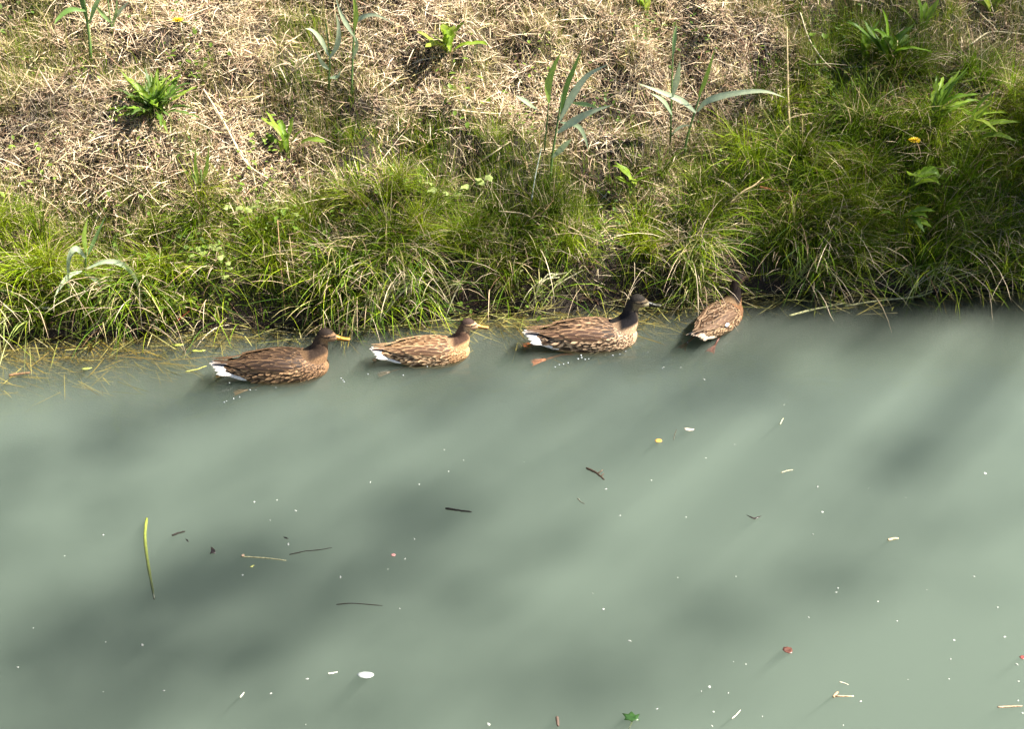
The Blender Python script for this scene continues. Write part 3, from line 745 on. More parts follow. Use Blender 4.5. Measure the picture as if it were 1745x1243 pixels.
PLUM = {
    'dark':  dict(crown=(.030, .020, .014), brow=(.30, .19, .11), cheek=(.30, .19, .11), nape=(.060, .038, .026), breast=(.36, .22, .12), sd=(.038, .022, .013), se=(.30, .19, .105), fd=(.045, .026, .015), fe=(.48, .31, .17), wd=(.040, .024, .016), bill=(.66, .30, .03), bill2=(.56, .28, .06)),
    'light': dict(crown=(.055, .034, .026), brow=(.50, .33, .19), cheek=(.50, .33, .20), nape=(.10, .055, .036), breast=(.58, .36, .18), sd=(.075, .038, .018), se=(.60, .41, .23), fd=(.085, .043, .02), fe=(.70, .50, .30), wd=(.085, .046, .026), bill=(.62, .30, .05), bill2=(.55, .30, .10)),
    'hen':   dict(crown=(.022, .018, .014), brow=(.14, .11, .07), cheek=(.20, .16, .095), nape=(.020, .017, .018), breast=(.62, .44, .28), sd=(.035, .020, .013), se=(.48, .31, .18), fd=(.045, .026, .015), fe=(.64, .46, .29), wd=(.070, .038, .024), bill=(.030, .030, .024), bill2=(.055, .050, .030)),  # crown and nape tones also paint the shade over head and neck
    'away':  dict(crown=(.020, .014, .011), brow=(.10, .06, .04), cheek=(.12, .07, .045), nape=(.022, .015, .012), breast=(.36, .19, .09), sd=(.085, .045, .024), se=(.60, .42, .26), fd=(.10, .05, .024), fe=(.66, .47, .27), wd=(.17, .10, .06), bill=(.06, .04, .025), bill2=(.05, .035, .02)),
}
def tube_temp(mb, path, rad, flaty):
    """neck: rings with separate half width"""
    path = np.asarray(path, float); n = len(path)
    T = np.gradient(path, axis=0); T /= np.linalg.norm(T, axis=1)[:, None]
    A = np.tile(np.array([0, 1.0, 0]), (n, 1)); B = np.cross(T, A); B /= np.linalg.norm(B, axis=1)[:, None]
    an = np.linspace(0, 2 * math.pi, 20, endpoint=False)
    P = path[:, None] + np.asarray(flaty)[:, None, None] * A[:, None] * np.cos(an)[None, :, None] + np.asarray(rad)[:, None, None] * B[:, None] * np.sin(an)[None, :, None]
    i = np.arange(n * 20).reshape(n, 20)
    q = np.stack([i[:-1], np.roll(i[:-1], -1, 1), np.roll(i[1:], -1, 1), i[1:]], -1).reshape(-1, 4)
    V = np.concatenate([P.reshape(-1, 3), path[:1], path[-1:]]); k = n * 20
    f3 = [(k, i[0, (j + 1) % 20], i[0, j]) for j in range(20)] + [(k + 1, i[-1, j], i[-1, (j + 1) % 20]) for j in range(20)]
    mb.add(V, f3, q, (1, 1, 1))

def feather_mesh(mb, P, T, N, L, W, cd, ce, style, lift=0.10, curl=0.0):
    """one feather: base P, pointing along T, surface normal N. style: 0 dark with pale edge, 1 pale with dark V, 2 plain, 3 dark spot"""
    Sd = np.cross(N, T)
    na, nc = 7, 7
    u = np.linspace(0, 1, na)[:, None]; v = np.linspace(-1, 1, nc)[None]
    prof = np.minimum(1, (u + .08) / .45) ** .6 * np.sqrt(np.clip(1 - np.clip((u - .55) / .45, 0, 1) ** 2, 0, 1)) + 1e-3
    h = lift * L * u * .35 + .0022 - (v ** 2) * W * .16 - curl * L * u ** 2
    Q = P + (u * L)[..., None] * T + (v * W * .5 * prof)[..., None] * Sd + h[..., None] * N
    av = np.abs(v) + 0 * u
    if style == 0: ed = np.maximum(smooth(.52, .80, av), smooth(.80, .93, u + 0 * v))
    elif style == 1:
        r = np.sqrt((av * .9) ** 2 + (1 - u) ** 2 * .0) 
        d1 = np.abs((1 - u) * .9 + av * .55 - .55)
        ed = np.clip(smooth(.10, .26, d1), 0, 1)
    elif style == 3: ed = smooth(.25, .5, np.hypot((u - .62) * 1.5, av * .8))
    else: ed = np.zeros_like(av)
    C = mixc(cd, ce, ed)
    C = C * (1 + .12 * np.where(av < .1, 1, 0))[..., None]
    mb.grid(Q, C)

def make_duck(spec, idx):
    pl = {k: np.array(v) for k, v in PLUM[spec['key']].items()}
    for k_ in ('se', 'fe', 'breast', 'cheek', 'brow', 'sd', 'fd', 'wd'): pl[k_] = pl[k_] * np.array([1.0, .93, .87]) * dict(dark=.80, light=1.06, hen=1.02, away=.74)[spec['key']]
    r = np.random.default_rng(100 + idx)
    yaw = spec.get('yaw', 0.0); hz0 = spec.get('neck', 0.0)
    root = bpy.data.objects.new('duck', None); scene.collection.objects.link(root)
    root.location = tuple(spec['o']); root.rotation_euler = (0, 0, spec['head']); root.scale = (spec['s'],) * 3
    # --- trunk, neck and head grown together into one surface
    mb = MB()
    xs = np.linspace(BODY[0, 0], BODY[-1, 0] - .001, 46); ph = np.linspace(0, 2 * math.pi, 40, endpoint=False)
    PX, PH = np.meshgrid(xs, ph, indexing='ij'); P = bodyS(PX, PH)
    i = np.arange(P.shape[0] * 40).reshape(-1, 40)
    q = np.stack([i[:-1], np.roll(i[:-1], -1, 1), np.roll(i[1:], -1, 1), i[1:]], -1).reshape(-1, 4)
    V = np.concatenate([P.reshape(-1, 3), [P[0].mean(0)], [P[-1].mean(0)]]); k = i.size
    f3 = [(k, i[0, (j + 1) % 40], i[0, j]) for j in range(40)] + [(k + 1, i[-1, j], i[-1, (j + 1) % 40]) for j in range(40)]
    mb.add(V, f3, q, (1, 1, 1))
    dz = hz0
    nk = [(.095, .020), (.135, .052), (.158, .084 + dz * .35), (.165, .112 + dz * .8), (.172, .134 + dz), (.183, .147 + dz)]
    nkp = spline([(a, 0, b_) for a, b_ in nk], 14)
    tube_temp(mb, nkp, np.interp(np.linspace(0, 1, 14), [0, .25, .5, .75, 1], [.062, .050, .034, .027, .024]), np.interp(np.linspace(0, 1, 14), [0, .25, .5, .75, 1], [.068, .050, .031, .024, .022]))
    HC = np.array([.190, 0, .150 + dz])
    cy_, sy_ = math.cos(yaw), math.sin(yaw)
    def turn(p):
        p = np.asarray(p, float); d_ = p - np.array([.172, 0, 0]); o = p.copy()
        o[..., 0] = .172 + d_[..., 0] * cy_ - d_[..., 1] * sy_; o[..., 1] = d_[..., 0] * sy_ + d_[..., 1] * cy_
        return o
    hp = [(-.034, -.004, .010, .010), (-.028, .000, .020, .019), (-.012, .003, .028, .0255), (.006, .003, .029, .026), (.022, -.001, .0235, .0215), (.034, -.006, .016, .0155), (.043, -.010, .011, .0115), (.047, -.011, .007, .008)]
    hs = spline([(a, b_, c) for a, b_, c, _ in hp], 18); hw = spline([(a, d_, 0) for a, _, _, d_ in hp], 18)[:, 1]
    ax = turn(np.stack([HC[0] + hs[:, 0], 0 * hs[:, 0], HC[2] + hs[:, 1]], -1))
    fwd = np.array([cy_, sy_, 0]); lat = np.array([-sy_, cy_, 0])
    an = np.linspace(0, 2 * math.pi, 24, endpoint=False)
    HP = ax[:, None] + hw[:, None, None] * lat * np.cos(an)[None, :, None] + hs[:, 2][:, None, None] * np.array([0, 0, 1.0]) * np.sin(an)[None, :, None]
    i = np.arange(18 * 24).reshape(18, 24)
    q = np.stack([i[:-1], i[1:], np.roll(i[1:], -1, 1), np.roll(i[:-1], -1, 1)], -1).reshape(-1, 4)
    V = np.concatenate([HP.reshape(-1, 3), [HP[0].mean(0)], [HP[-1].mean(0)]]); k = i.size
    f3 = [(k, i[0, j], i[0, (j + 1) % 24]) for j in range(24)] + [(k + 1, i[-1, (j + 1) % 24], i[-1, j]) for j in range(24)]
    mb.add(V, f3, q, (1, 1, 1))
    tmp = mb.build('duck_blank', None)
    rm = tmp.modifiers.new('remesh', 'REMESH'); rm.mode = 'VOXEL'; rm.voxel_size = 0.0036
    sm = tmp.modifiers.new('smooth', 'SMOOTH'); sm.iterations = 7; sm.factor = 0.5
    dg = bpy.context.evaluated_depsgraph_get()
    me = bpy.data.meshes.new_from_object(tmp.evaluated_get(dg))
    old = tmp.data; bpy.data.objects.remove(tmp); bpy.data.meshes.remove(old)
    nv = len(me.vertices); co = np.empty(nv * 3, np.float32); me.vertices.foreach_get('co', co); co = co.reshape(-1, 3).astype(float)
    # --- plumage colours, laid out on the body
    d_ = co - np.array([.172, 0, 0]); hx = d_[:, 0] * cy_ + d_[:, 1] * sy_ + .172 - HC[0]; hy = -d_[:, 0] * sy_ + d_[:, 1] * cy_; hz = co[:, 2] - HC[2]
    jit = (r.random(nv) - .5) * .003
    body = np.tile(pl['fd'] * .5 + pl['fe'] * .5, (nv, 1))
    fr_ = smooth(.09, .16, co[:, 0]); body = mixc(body, np.tile(pl['breast'], (nv, 1)), fr_)
    tailw = smooth(-.165, -.195, co[:, 0]) * smooth(.060, .045, co[:, 2]); body = mixc(body, np.tile(np.array([.74, .70, .64]), (nv, 1)), tailw)
    front = smooth(-.022, .002, hx + .25 * hz)                               # pale neck front against dark nape, set to paint the lit side too
    neck = mixc(np.tile(pl['nape'], (nv, 1)), np.tile(pl['cheek'] * .75 + pl['breast'] * .15, (nv, 1)), front)
    head = np.tile(pl['cheek'], (nv, 1))
    head = mixc(head, np.tile(pl['nape'], (nv, 1)), smooth(-.012, -.026, hx + jit) * .9)
    brow = smooth(.004, .007, hz + jit) * smooth(-.016, -.004, hx); head = mixc(head, np.tile(pl['brow'], (nv, 1)), brow)
    line = smooth(.0042, .002, np.abs(hz - .004 + .10 * (hx - .02) + jit * .4)) * smooth(-.024, -.014, hx) * smooth(.042, .036, hx); head = mixc(head, np.tile(pl['crown'], (nv, 1)), line)
    crown = smooth(.0125, .0155, hz + jit + .12 * (hx < 0) * (-hx)); head = mixc(head, np.tile(pl['crown'], (nv, 1)), crown)
    if spec['key'] == 'hen': head = mixc(head, np.tile(np.array([.42, .36, .22]), (nv, 1)), smooth(.020, .03, hx) * smooth(.002, -.003, hz) * .8)
    hmask = smooth(-.030, -.018, hz + .15 * np.abs(hx)); nmask = smooth(.070, .088, co[:, 2] - .25 * (co[:, 0] - .165)) * smooth(.10, .125, co[:, 0])
    C = mixc(body, neck, nmask); C = mixc(C, head, hmask * nmask)
    C *= r.uniform(.82, 1.18, (nv, 1))
    at = me.color_attributes.new('Col', 'FLOAT_COLOR', 'POINT'); cc = np.ones((nv, 4), np.float32); cc[:, :3] = C; at.data.foreach_set('color', cc.ravel())
    me.polygons.foreach_set('use_smooth', np.ones(len(me.polygons), bool)); me.materials.clear()
    link('body', me, M_PLUMAGE, root)
    # --- contour feathers in overlapping rows
    def frame(x, phi):
        e = 1e-3
        p = bodyS(np.array(x), np.array(phi)); px_ = bodyS(np.array(x + e), np.array(phi)); pp = bodyS(np.array(x), np.array(phi + e))
        tx_ = px_ - p; tp_ = pp - p; N = np.cross(tx_, tp_); N /= np.linalg.norm(N) + 1e-12
        if N @ np.array([0, math.sin(phi), math.cos(phi)]) < 0: N = -N
        T = -tx_ / np.linalg.norm(tx_); T = T - N * (T @ N); T /= np.linalg.norm(T)
        return p, T, N
    back, flank, breast = MB(), MB(), MB()
    x = -.165
    row = 0
    rows = []
    while x < .182:
        step = np.interp(x, [-.165, -.05, .06, .12, .18], [.018, .021, .018, .011, .009]); rows.append((x, step)); x += step
    for row, (x, step) in enumerate(rows):
        w_ = float(np.interp(x, BODY[:, 0], BODY[:, 1]))
        fw = np.interp(x, [-.165, -.05, .05, .12, .18], [.019, .029, .026, .015, .011])
        nph = max(5, int(2 * 1.75 * w_ * 1.15 / (fw * .62)))
        for j in range(nph + 1):
            phi = -1.75 + 3.5 * (j + .5 * (row % 2)) / nph + r.normal(0, .03)
            if abs(phi) > 1.85: continue
            p, T, N = frame(x + r.normal(0, .002), phi)
            if p[2] < -.012: continue
            if x > .118 and abs(phi) < .45 and p[2] > .06: continue        # the neck rises here
            T = T + np.array([0, r.normal(0, .10), r.normal(0, .14)]); T = T - N * (T @ N); T /= np.linalg.norm(T)
            fj = r.uniform(.72, 1.35); L = fw * r.uniform(1.35, 2.0) * fj
            k = r.uniform(.5, 1.5)
            if x > .105: feather_mesh(breast, p, T, N, L, fw * 1.05, pl['sd'] * 1.3 * k, pl['breast'] * r.uniform(.85, 1.15), 3, .05)
            elif abs(phi) < .95:
                feather_mesh(back, p, T, N, L * 1.25, fw * 1.05 * fj, pl['sd'] * k, pl['se'] * r.uniform(.5, 1.25), 0, .10)
            else:
                st = 1 if r.random() < .7 else 0
                feather_mesh(flank, p, T, N, L * 1.15, fw * fj, pl['fd'] * k, pl['fe'] * r.uniform(.6, 1.25), st, .08)
    tag(back.build('back_feathers', M_FEATHER, root), None, None, kind='stuff')
    tag(flank.build('flank_feathers', M_FEATHER, root), None, None, kind='stuff')
    tag(breast.build('breast_feathers', M_FEATHER, root), None, None, kind='stuff')
    # --- folded wings: coverts, long tertials and primaries that cross over the rump
    for sg in (-1, 1):
        wg = MB()
        for (x0, ph0, L, W, off, dth) in [(.055, 1.02, .060, .026, .006, .10), (.045, .80, .062, .028, .008, .06), (.030, .60, .060, .026, .008, .02), (.020, 1.12, .065, .026, .007, .12), (.010, .92, .080, .030, .010, .07), (.000, .70, .085, .030, .011, .03),
                                          (-.015, 1.05, .095, .026, .009, .09), (-.020, .84, .105, .030, .012, .05), (-.030, .62, .110, .028, .013, .01), (-.045, .95, .115, .020, .010, .03), (-.06, .74, .130, .020, .012, -.02), (-.07, .58, .135, .016, .013, -.04)]:
            p, T, N = frame(x0, ph0 * sg)
            T = T + np.array([0, 0, dth * .9 - .02]) + np.array([0, -sg * .10, 0]); T = T - N * (T @ N) * .9; T /= np.linalg.norm(T)
            N2 = N - T * (N @ T); N2 /= np.linalg.norm(N2)
            feather_mesh(wg, p + N * off * .8, T, N2, L, W, pl['wd'] * r.uniform(.7, 1.3), pl['se'] * r.uniform(.8, 1.1), 0, .02, .02)
        if spec['key'] == 'away' and sg < 0:
            p, T, N = frame(-.045, 1.18 * sg); feather_mesh(wg, p + N * .012, T, N, .030, .018, np.array([.75, .75, .78]), np.array([.8, .8, .8]), 2, .02)
        wob = wg.build('wing', M_FEATHER, root)
        tips = MB()
        for q_ in range(4):
            b0 = np.array([-.135 - .012 * q_, sg * (.032 - .004 * q_), .072 - .001 * q_]); T = np.array([-1, -sg * (.30 - .05 * q_), .02 + .03 * q_]); T /= np.linalg.norm(T)
            N = np.array([.05, sg * .35, 1.0]); N -= T * (N @ T); N /= np.linalg.norm(N)
            feather_mesh(tips, b0 + N * .002 * q_, T, N, .085, .013, pl['wd'] * .8, pl['se'] * .8, 0, 0, .03)
        tips.build('primary_feathers', M_FEATHER, wob)
    # --- tail fan, outer feathers white
    for q_ in range(9):
        t = (q_ - 4) / 4.0
        tb = MB()
        T = np.array([-1, t * .10, .07 + .03 * abs(t)]); T /= np.linalg.norm(T)
        N = np.array([.10, t * 1.1, 1.0]); N -= T * (N @ T); N /= np.linalg.norm(N)
        b0 = np.array([-.170 + .012 * abs(t), t * .036, .056 - .024 * t * t])
        wht = smooth(.15, .55, abs(t)); wcol = np.array([.80, .77, .72]) if spec['key'] != 'away' else np.array([.50, .40, .30]); cd_ = mixc(pl['sd'] * 2.2, wcol, np.array(wht)); ce_ = wcol * np.array([.98, .93, .89])
        feather_mesh(tb, b0, T, N, .096 - .010 * abs(t), .019, cd_, ce_, 0, 0, -.02)
        tb.build('tail_feather', M_FEATHER, root)
    for sg in (-1, 1):                                                     # long pale coverts under the tail
        tb = MB()
        for q_ in range(4):
            p = np.array([-.128 - .016 * q_, sg * (.058 - .005 * q_), .012 + .005 * q_]); T = np.array([-1, -sg * .34, .34 - .02 * q_]); T /= np.linalg.norm(T)
            N = np.array([-.05, sg * 1.0, .55]); N -= T * (N @ T); N /= np.linalg.norm(N)
            feather_mesh(tb, p, T, N, .072, .020, (np.array([.78, .74, .68]) if spec['key'] != 'away' else np.array([.55, .44, .33])), np.array([.74, .64, .5]), 2, 0)
        tb.build('tail_covert', M_FEATHER, root)
    # --- bill: two mandibles, spatulate
    def mandible(z0, thick, L, cA, cB, top):
        mb = MB(); na, nc = 11, 9
        u = np.linspace(0, 1, na)[:, None]; a = np.linspace(0, 2 * math.pi, nc)[None]
        wd = np.interp(u, [0, .25, .55, .8, .93, 1], [.0100, .0088, .0092, .0102, .0085, .0035]); hh = np.interp(u, [0, .3, .6, .9, 1], [1, .62, .40, .28, .15]) * thick
        zc = np.interp(u, [0, .3, .6, .9, 1], [0, -.0042, -.0072, -.0078, -.0085]) + z0
        X = .043 + HC[0] + u * L + 0 * a; Y = wd * np.cos(a); Zz = HC[2] - .011 + zc + hh * np.where(np.sin(a) > 0, np.sin(a), np.sin(a) * .4)
        P = turn(np.stack([X, Y, Zz], -1)); C = mixc(np.array(cA), np.array(cB), np.clip(1.4 * u + 0 * a - .2, 0, 1))
        C = np.where(((u > .93) & (a < 10))[..., None], np.array(cB) * .6, C)
        mb.grid(P, C); return mb
    bl = mandible(.003, .0105, .052, pl['bill'], pl['bill2'], True).build('bill', M_BILL, root)
    mandible(-.0035, .0045, .047, pl['bill'] * .8, pl['bill2'] * .8, False).build('lower_mandible', M_BILL, bl)
    for sg in (-1, 1):
        nb2 = MB(); c0 = turn(np.array([HC[0] + .058, sg * .0058, HC[2] - .0065])); nb2.tube(np.stack([c0 - fwd * .003, c0, c0 + fwd * .003]), [.0006, .0012, .0006], 6, (.02, .015, .01)); nb2.build('nostril', M_BILL, bl)
        eb = MB(); c0 = turn(np.array([HC[0] + .016, sg * .0222, HC[2] + .0055]))
        u = np.linspace(0, math.pi, 7)[:, None]; a = np.linspace(0, 2 * math.pi, 11)[None]
        eb.grid(c0 + .0042 * np.stack([np.sin(u) * np.cos(a), np.cos(u) + 0 * a, np.sin(u) * np.sin(a)], -1), (.012, .008, .006)); eb.build('eye', M_EYE, root)
    # --- webbed feet paddling just under the surface
    for sg, ph_ in ((-1, spec.get('kick', 0)), (1, .05)):
        fb = MB(); fc = np.array(spec.get('foot', (.55, .20, .05))); K = np.array([-.085 - ph_, sg * .052, -.018]); A = np.array([-.145 - ph_, sg * .062, -.030])
        fb.tube([(-.055, sg * .050, -.02), tuple(K), tuple(A)], [.006, .005, .005], 7, fc)
        toes = [A + np.array([-.060, sg * dy, dzz]) for dy, dzz in ((.026, -.010), (.002, -.004), (-.022, -.012))]
        for t_ in toes: fb.tube(spline([A, (A + t_) / 2 + np.array([0, 0, .002]), t_], 4), [.004, .003, .003, .0014], 5, fc)
        fb.add([A, toes[0], (toes[0] + toes[1]) / 2 + np.array([.008, 0, 0]), toes[1], (toes[1] + toes[2]) / 2 + np.array([.008, 0, 0]), toes[2]], [(0, 1, 2), (0, 2, 3), (0, 3, 4), (0, 4, 5)], [], fc * .75)
        fb.build('foot', M_BILL, root)
    return root

DUCKS[0].update(yaw=-.15, neck=.000, kick=-.02, foot=(.20, .11, .04))
DUCKS[1].update(yaw=-.10, neck=.002, kick=.035, foot=(.10, .06, .03))
DUCKS[2].update(yaw=-.12, neck=.018, kick=.035, foot=(.52, .15, .045))
DUCKS[3].update(yaw=-.15, neck=.014, kick=.0, foot=(.24, .06, .035))
for d, lab in zip(DUCKS, ['dark brown duck with an orange bill, last of the three swimming in line',
                          'pale buff brown duck with an orange bill, between two darker ducks',
                          'mottled duck with a blackish head and dark bill and a white tail',
                          'brown duck turned away, nosing its dark head into the bank grass']):
    tag(make_duck(d, DUCKS.index(d)), lab, 'duck', 'ducks swimming along the bank')

# ------------------------------------------------------------------ things adrift on the water
def wl(px, py, z=.002): return on_plane(px, py, z)
def twig(label, pts, r, c, c1=None, stubs=(), name='floating_twig', cat_='twig', mat=None):
    W = np.array([wl(*p, r * .5) for p in pts]); o_ = W[0].copy(); W -= o_; mb = MB(); n = 12; q = spline(W, n); q[:, 2] += rng.normal(0, r * .15, n)
    mb.tube(q, np.interp(np.linspace(0, 1, n), [0, .1, .9, 1], [r * .8, r, r * .8, r * .45]) * rng.uniform(.85, 1.15, n), 7, c, c1)
    for k, dx, dy, L in stubs:
        d_ = np.array([dx, dy, .25]); mb.tube(q[k] + d_ * np.linspace(0, L, 4)[:, None], [r * .7, r * .6, r * .5, r * .4], 6, c, np.array(c) * 2.5)
    return tag(mb.build(name, mat or M_TWIG, None, o_), label, cat_)
DK = (.030, .024, .018)
twig('long green reed stem floating upright to the bank with a dark end', [(250, 884), (247, 915), (252, 960), (263, 1022)], .0055, (.24, .28, .045), (.035, .045, .02), (), 'floating_reed_stem', 'reed stem', M_WET)
twig('short dark twig afloat beside the green reed stem', [(293, 913), (304, 909), (316, 906)], .0035, DK)
twig('fine bent dark twig beside the straw with a bud', [(493, 946), (520, 940), (542, 938), (566, 934)], .0018, DK)
twig('long hair-thin dark stem drifting alone', [(573, 1031), (600, 1029), (628, 1031), (652, 1033)], .0016, DK)
twig('straight black stick floating in open water', [(759, 867), (780, 870), (804, 873)], .0036, (.018, .015, .012))
twig('forked brown twig with a pale stub', [(999, 798), (1014, 805), (1030, 818)], .0042, (.05, .032, .02), None, ((7, .8, .6, .022), (9, .7, .9, .014)))
twig('tiny grey twig under the forked brown one', [(984, 850), (990, 856), (996, 859)], .002, (.10, .10, .07), None, ((4, -.3, 1, .012),))
twig('pale straw sliver past the open water petals', [(1331, 806), (1341, 803), (1351, 801)], .0022, (.50, .46, .30))
twig('short pale wood chip afloat near the dark patch', [(1513, 921), (1521, 919), (1531, 918)], .0042, (.58, .48, .28))
twig('little upright straw near the curled petal', [(1329, 724), (1332, 718), (1335, 713)], .0025, (.42, .44, .25))
twig('pale straw with a tan bud at its end', [(410, 949), (440, 951), (465, 953), (488, 956)], .0022, (.46, .42, .22))
twig('thin dark stem near the curled petal', [(1148, 750), (1150, 740), (1153, 732)], .0014, (.10, .09, .06))
twig('pinkish straw end reaching in from the side', [(1700, 1206), (1722, 1205), (1742, 1204)], .003, (.40, .28, .18))
twig('orange-tan splinter with a thin tail', [(1420, 1189), (1424, 1184), (1428, 1180)], .0038, (.42, .28, .16), None, ((2, 1, -.25, .05),))
twig('pale thin straw above the orange splinter', [(1430, 1163), (1438, 1165), (1446, 1168)], .0018, (.5, .46, .34))
twig('curved pale straw among bottom flecks', [(1247, 1226), (1255, 1219), (1262, 1211)], .002, (.52, .5, .38))
twig('white straw bar drifting low in the channel', [(559, 1149), (567, 1148), (575, 1146)], .003, (.55, .57, .46))
twig('short slanted pale straw near the channel foot', [(409, 1190), (412, 1186), (416, 1181)], .003, (.5, .52, .38))
twig('brown stalk bit afloat near the ivy leaf', [(949, 1223), (950, 1230), (951, 1238)], .0052, (.11, .075, .055))
twig('brown drifting stalk at the weed margin', [(15, 640), (35, 637), (52, 635)], .0055, (.20, .12, .06))
twig('straw lying on the water past the grass tuft', [(1345, 538), (1385, 528), (1440, 516)], .0045, (.52, .50, .24))
twig('thin straw lying along the dark bank edge', [(1440, 522), (1500, 512), (1560, 506), (1598, 494)], .004, (.48, .46, .22))
twig('slender green straw reaching from the weed beside the first duck tail', [(316, 634), (335, 630), (352, 624)], .003, (.36, .36, .10))
def chip(label, px, py, pts, c, name='floating_leaf', cat_='leaf', z=.003, cup=.25, mat=None):
    """a curled flat piece: outline in centimetres round its middle"""
    P = np.array(pts, float) * .01; n = len(P); c0 = P.mean(0); mb = MB(); o_ = wl(px, py, 0)
    up = lambda q: np.stack([q[:, 0], q[:, 1], z + cup * (np.linalg.norm(q - c0, axis=1) * .5)], -1)
    rim, mid = up(P), up(c0 + (P - c0) * .5); V = np.concatenate([rim, mid, [[c0[0], c0[1], z]]]); V2 = V - np.array([0, 0, .0014])
    f4 = [(i, (i + 1) % n, n + (i + 1) % n, n + i) for i in range(n)]; f3 = [(n + i, n + (i + 1) % n, 2 * n) for i in range(n)]; m_ = 2 * n + 1
    f4b = [tuple(m_ + k for k in f[::-1]) for f in f4] + [(i, m_ + i, m_ + (i + 1) % n, (i + 1) % n) for i in range(n)]; f3b = [tuple(m_ + k for k in f[::-1]) for f in f3]
    col = np.array(c) * rng.uniform(.85, 1.15, (2 * m_, 1)); mb.add(np.concatenate([V, V2]), f3 + f3b, f4 + f4b, col)
    return tag(mb.build(name, mat or M_WET, None, o_, True), label, cat_)
ivy = [(-.2, -1.6), (.5, -1.0), (1.9, -1.3), (1.5, -.2), (2.2, 1.2), (.9, .9), (0, 2.2), (-1.0, 1.2), (-2.6, 1.4), (-1.8, .1), (-2.2, -1.0), (-.9, -.9)]
iv = chip('lobed dark green ivy leaf floating', 1077, 1226, ivy, (.028, .075, .014), cup=.3)
mb = MB(); mb.tube([(0, -.012, .002), (-.006, -.028, .003), (-.012, -.04, .002)], [.0012, .001, .0008], 5, (.10, .12, .04)); mb.build('leaf_stalk', M_WET, iv)
chip('reddish brown curled leaf floating in pale water', 1342, 1112, [(-1.5, .2), (-1, 1.3), (.2, 1.4), (1.2, 1.0), (1.4, 0), (1.0, -1.3), (.1, -1.2), (-.9, -.7)], (.11, .045, .030), cup=.6)
chip('dark winged seed husk afloat', 1285, 884, [(-2.4, .8), (-1, .3), (0, -.2), (1.2, .2), (2.4, .4), (1, -.5), (0, -1.0), (-1.1, -.3)], (.030, .020, .016), 'seed_husk', 'husk', cup=.4)
chip('dark wedge of bark floating by the green reed stem', 362, 941, [(-.8, 1.8), (.1, 1.3), (.9, .2), (1.2, -1.5), (.2, -1.1), (-.5, -1.6), (-.4, 0)], (.030, .022, .018), 'bark_chip', 'bark')
chip('small black crumb of bark near the bark wedge', 319, 923, [(-.7, .8), (.2, .3), (.8, -.9), (.2, -.5), (-.3, .1)], (.02, .017, .014), 'bark_chip', 'bark')
chip('black crescent crumb above a white petal', 487, 919, [(-.8, .6), (.2, .4), (1, -.4), (.3, -.3), (-.5, .1)], (.02, .015, .012), 'bark_chip', 'bark')
chip('orange-yellow fallen blossom floating', 1122, 754, [(-1.2, .1), (-.7, 1.0), (.2, 1.2), (1.1, .7), (1.2, -.4), (.3, -1.0), (-.8, -.9)], (.75, .40, .09), 'fallen_blossom', 'blossom', cup=.6, mat=M_PETAL)
chip('curled cream petal with a brown rim floating', 1174, 736, [(-1.8, .6), (-.8, 1.2), (.6, .9), (1.8, .1), (1.4, -.7), (.2, -.3), (-1.2, -.3)], (.66, .56, .42), 'fallen_petal', 'petal', cup=.9, mat=M_PETAL)
chip('pink petal fleck drifting', 670, 948, [(-.7, .4), (.1, .8), (.8, .3), (.6, -.6), (-.4, -.6)], (.60, .30, .26), 'fallen_petal', 'petal', mat=M_PETAL)
chip('red leaf fragment at the water edge of view', 1742, 1123, [(-.9, .2), (0, .9), (.9, .5), (.7, -.6), (-.3, -.7)], (.22, .06, .05))
chip('largest white oval petal floating in the channel', 623, 1153, [(-2.4, .1), (-1.9, .9), (-.6, 1.3), (.9, 1.2), (2.1, .7), (2.4, -.1), (1.6, -1.0), (.2, -1.3), (-1.4, -.9)], (.48, .51, .47), 'fallen_petal', 'petal', cup=.15, mat=M_PETAL)
chip('tan bud at the end of the pale straw', 414, 949, [(-.6, .1), (-.2, .6), (.4, .5), (.6, -.2), (0, -.6)], (.55, .38, .24), 'floating_bud', 'bud', cup=.5)
chip('yellow-green leaf scrap below the straw with a bud', 430, 967, [(-.7, -.5), (-.2, .4), (.7, .5), (.3, 0), (.1, -.5)], (.45, .46, .14), cup=.3)
chip('small green floating leaf off the golden weed', 147, 630, [(-2.0, -.3), (-1.0, .6), (.4, .9), (2.2, .4), (1.0, -.4), (-.4, -.8)], (.34, .38, .10))
chip('pair-lobed yellow-green leaf in the weed beside the first duck', 338, 600, [(-2.6, .2), (-1.2, .9), (.2, .3), (1.8, .9), (2.8, .2), (1.4, -.5), (-.4, -.3), (-1.8, -.6)], (.36, .40, .08))
chip('yellow-green floating leaf close under the bank edge', 303, 590, [(-2.4, .2), (-1.0, 1.0), (1.0, .9), (2.4, .1), (.8, -.6), (-1.0, -.6)], (.33, .38, .07))
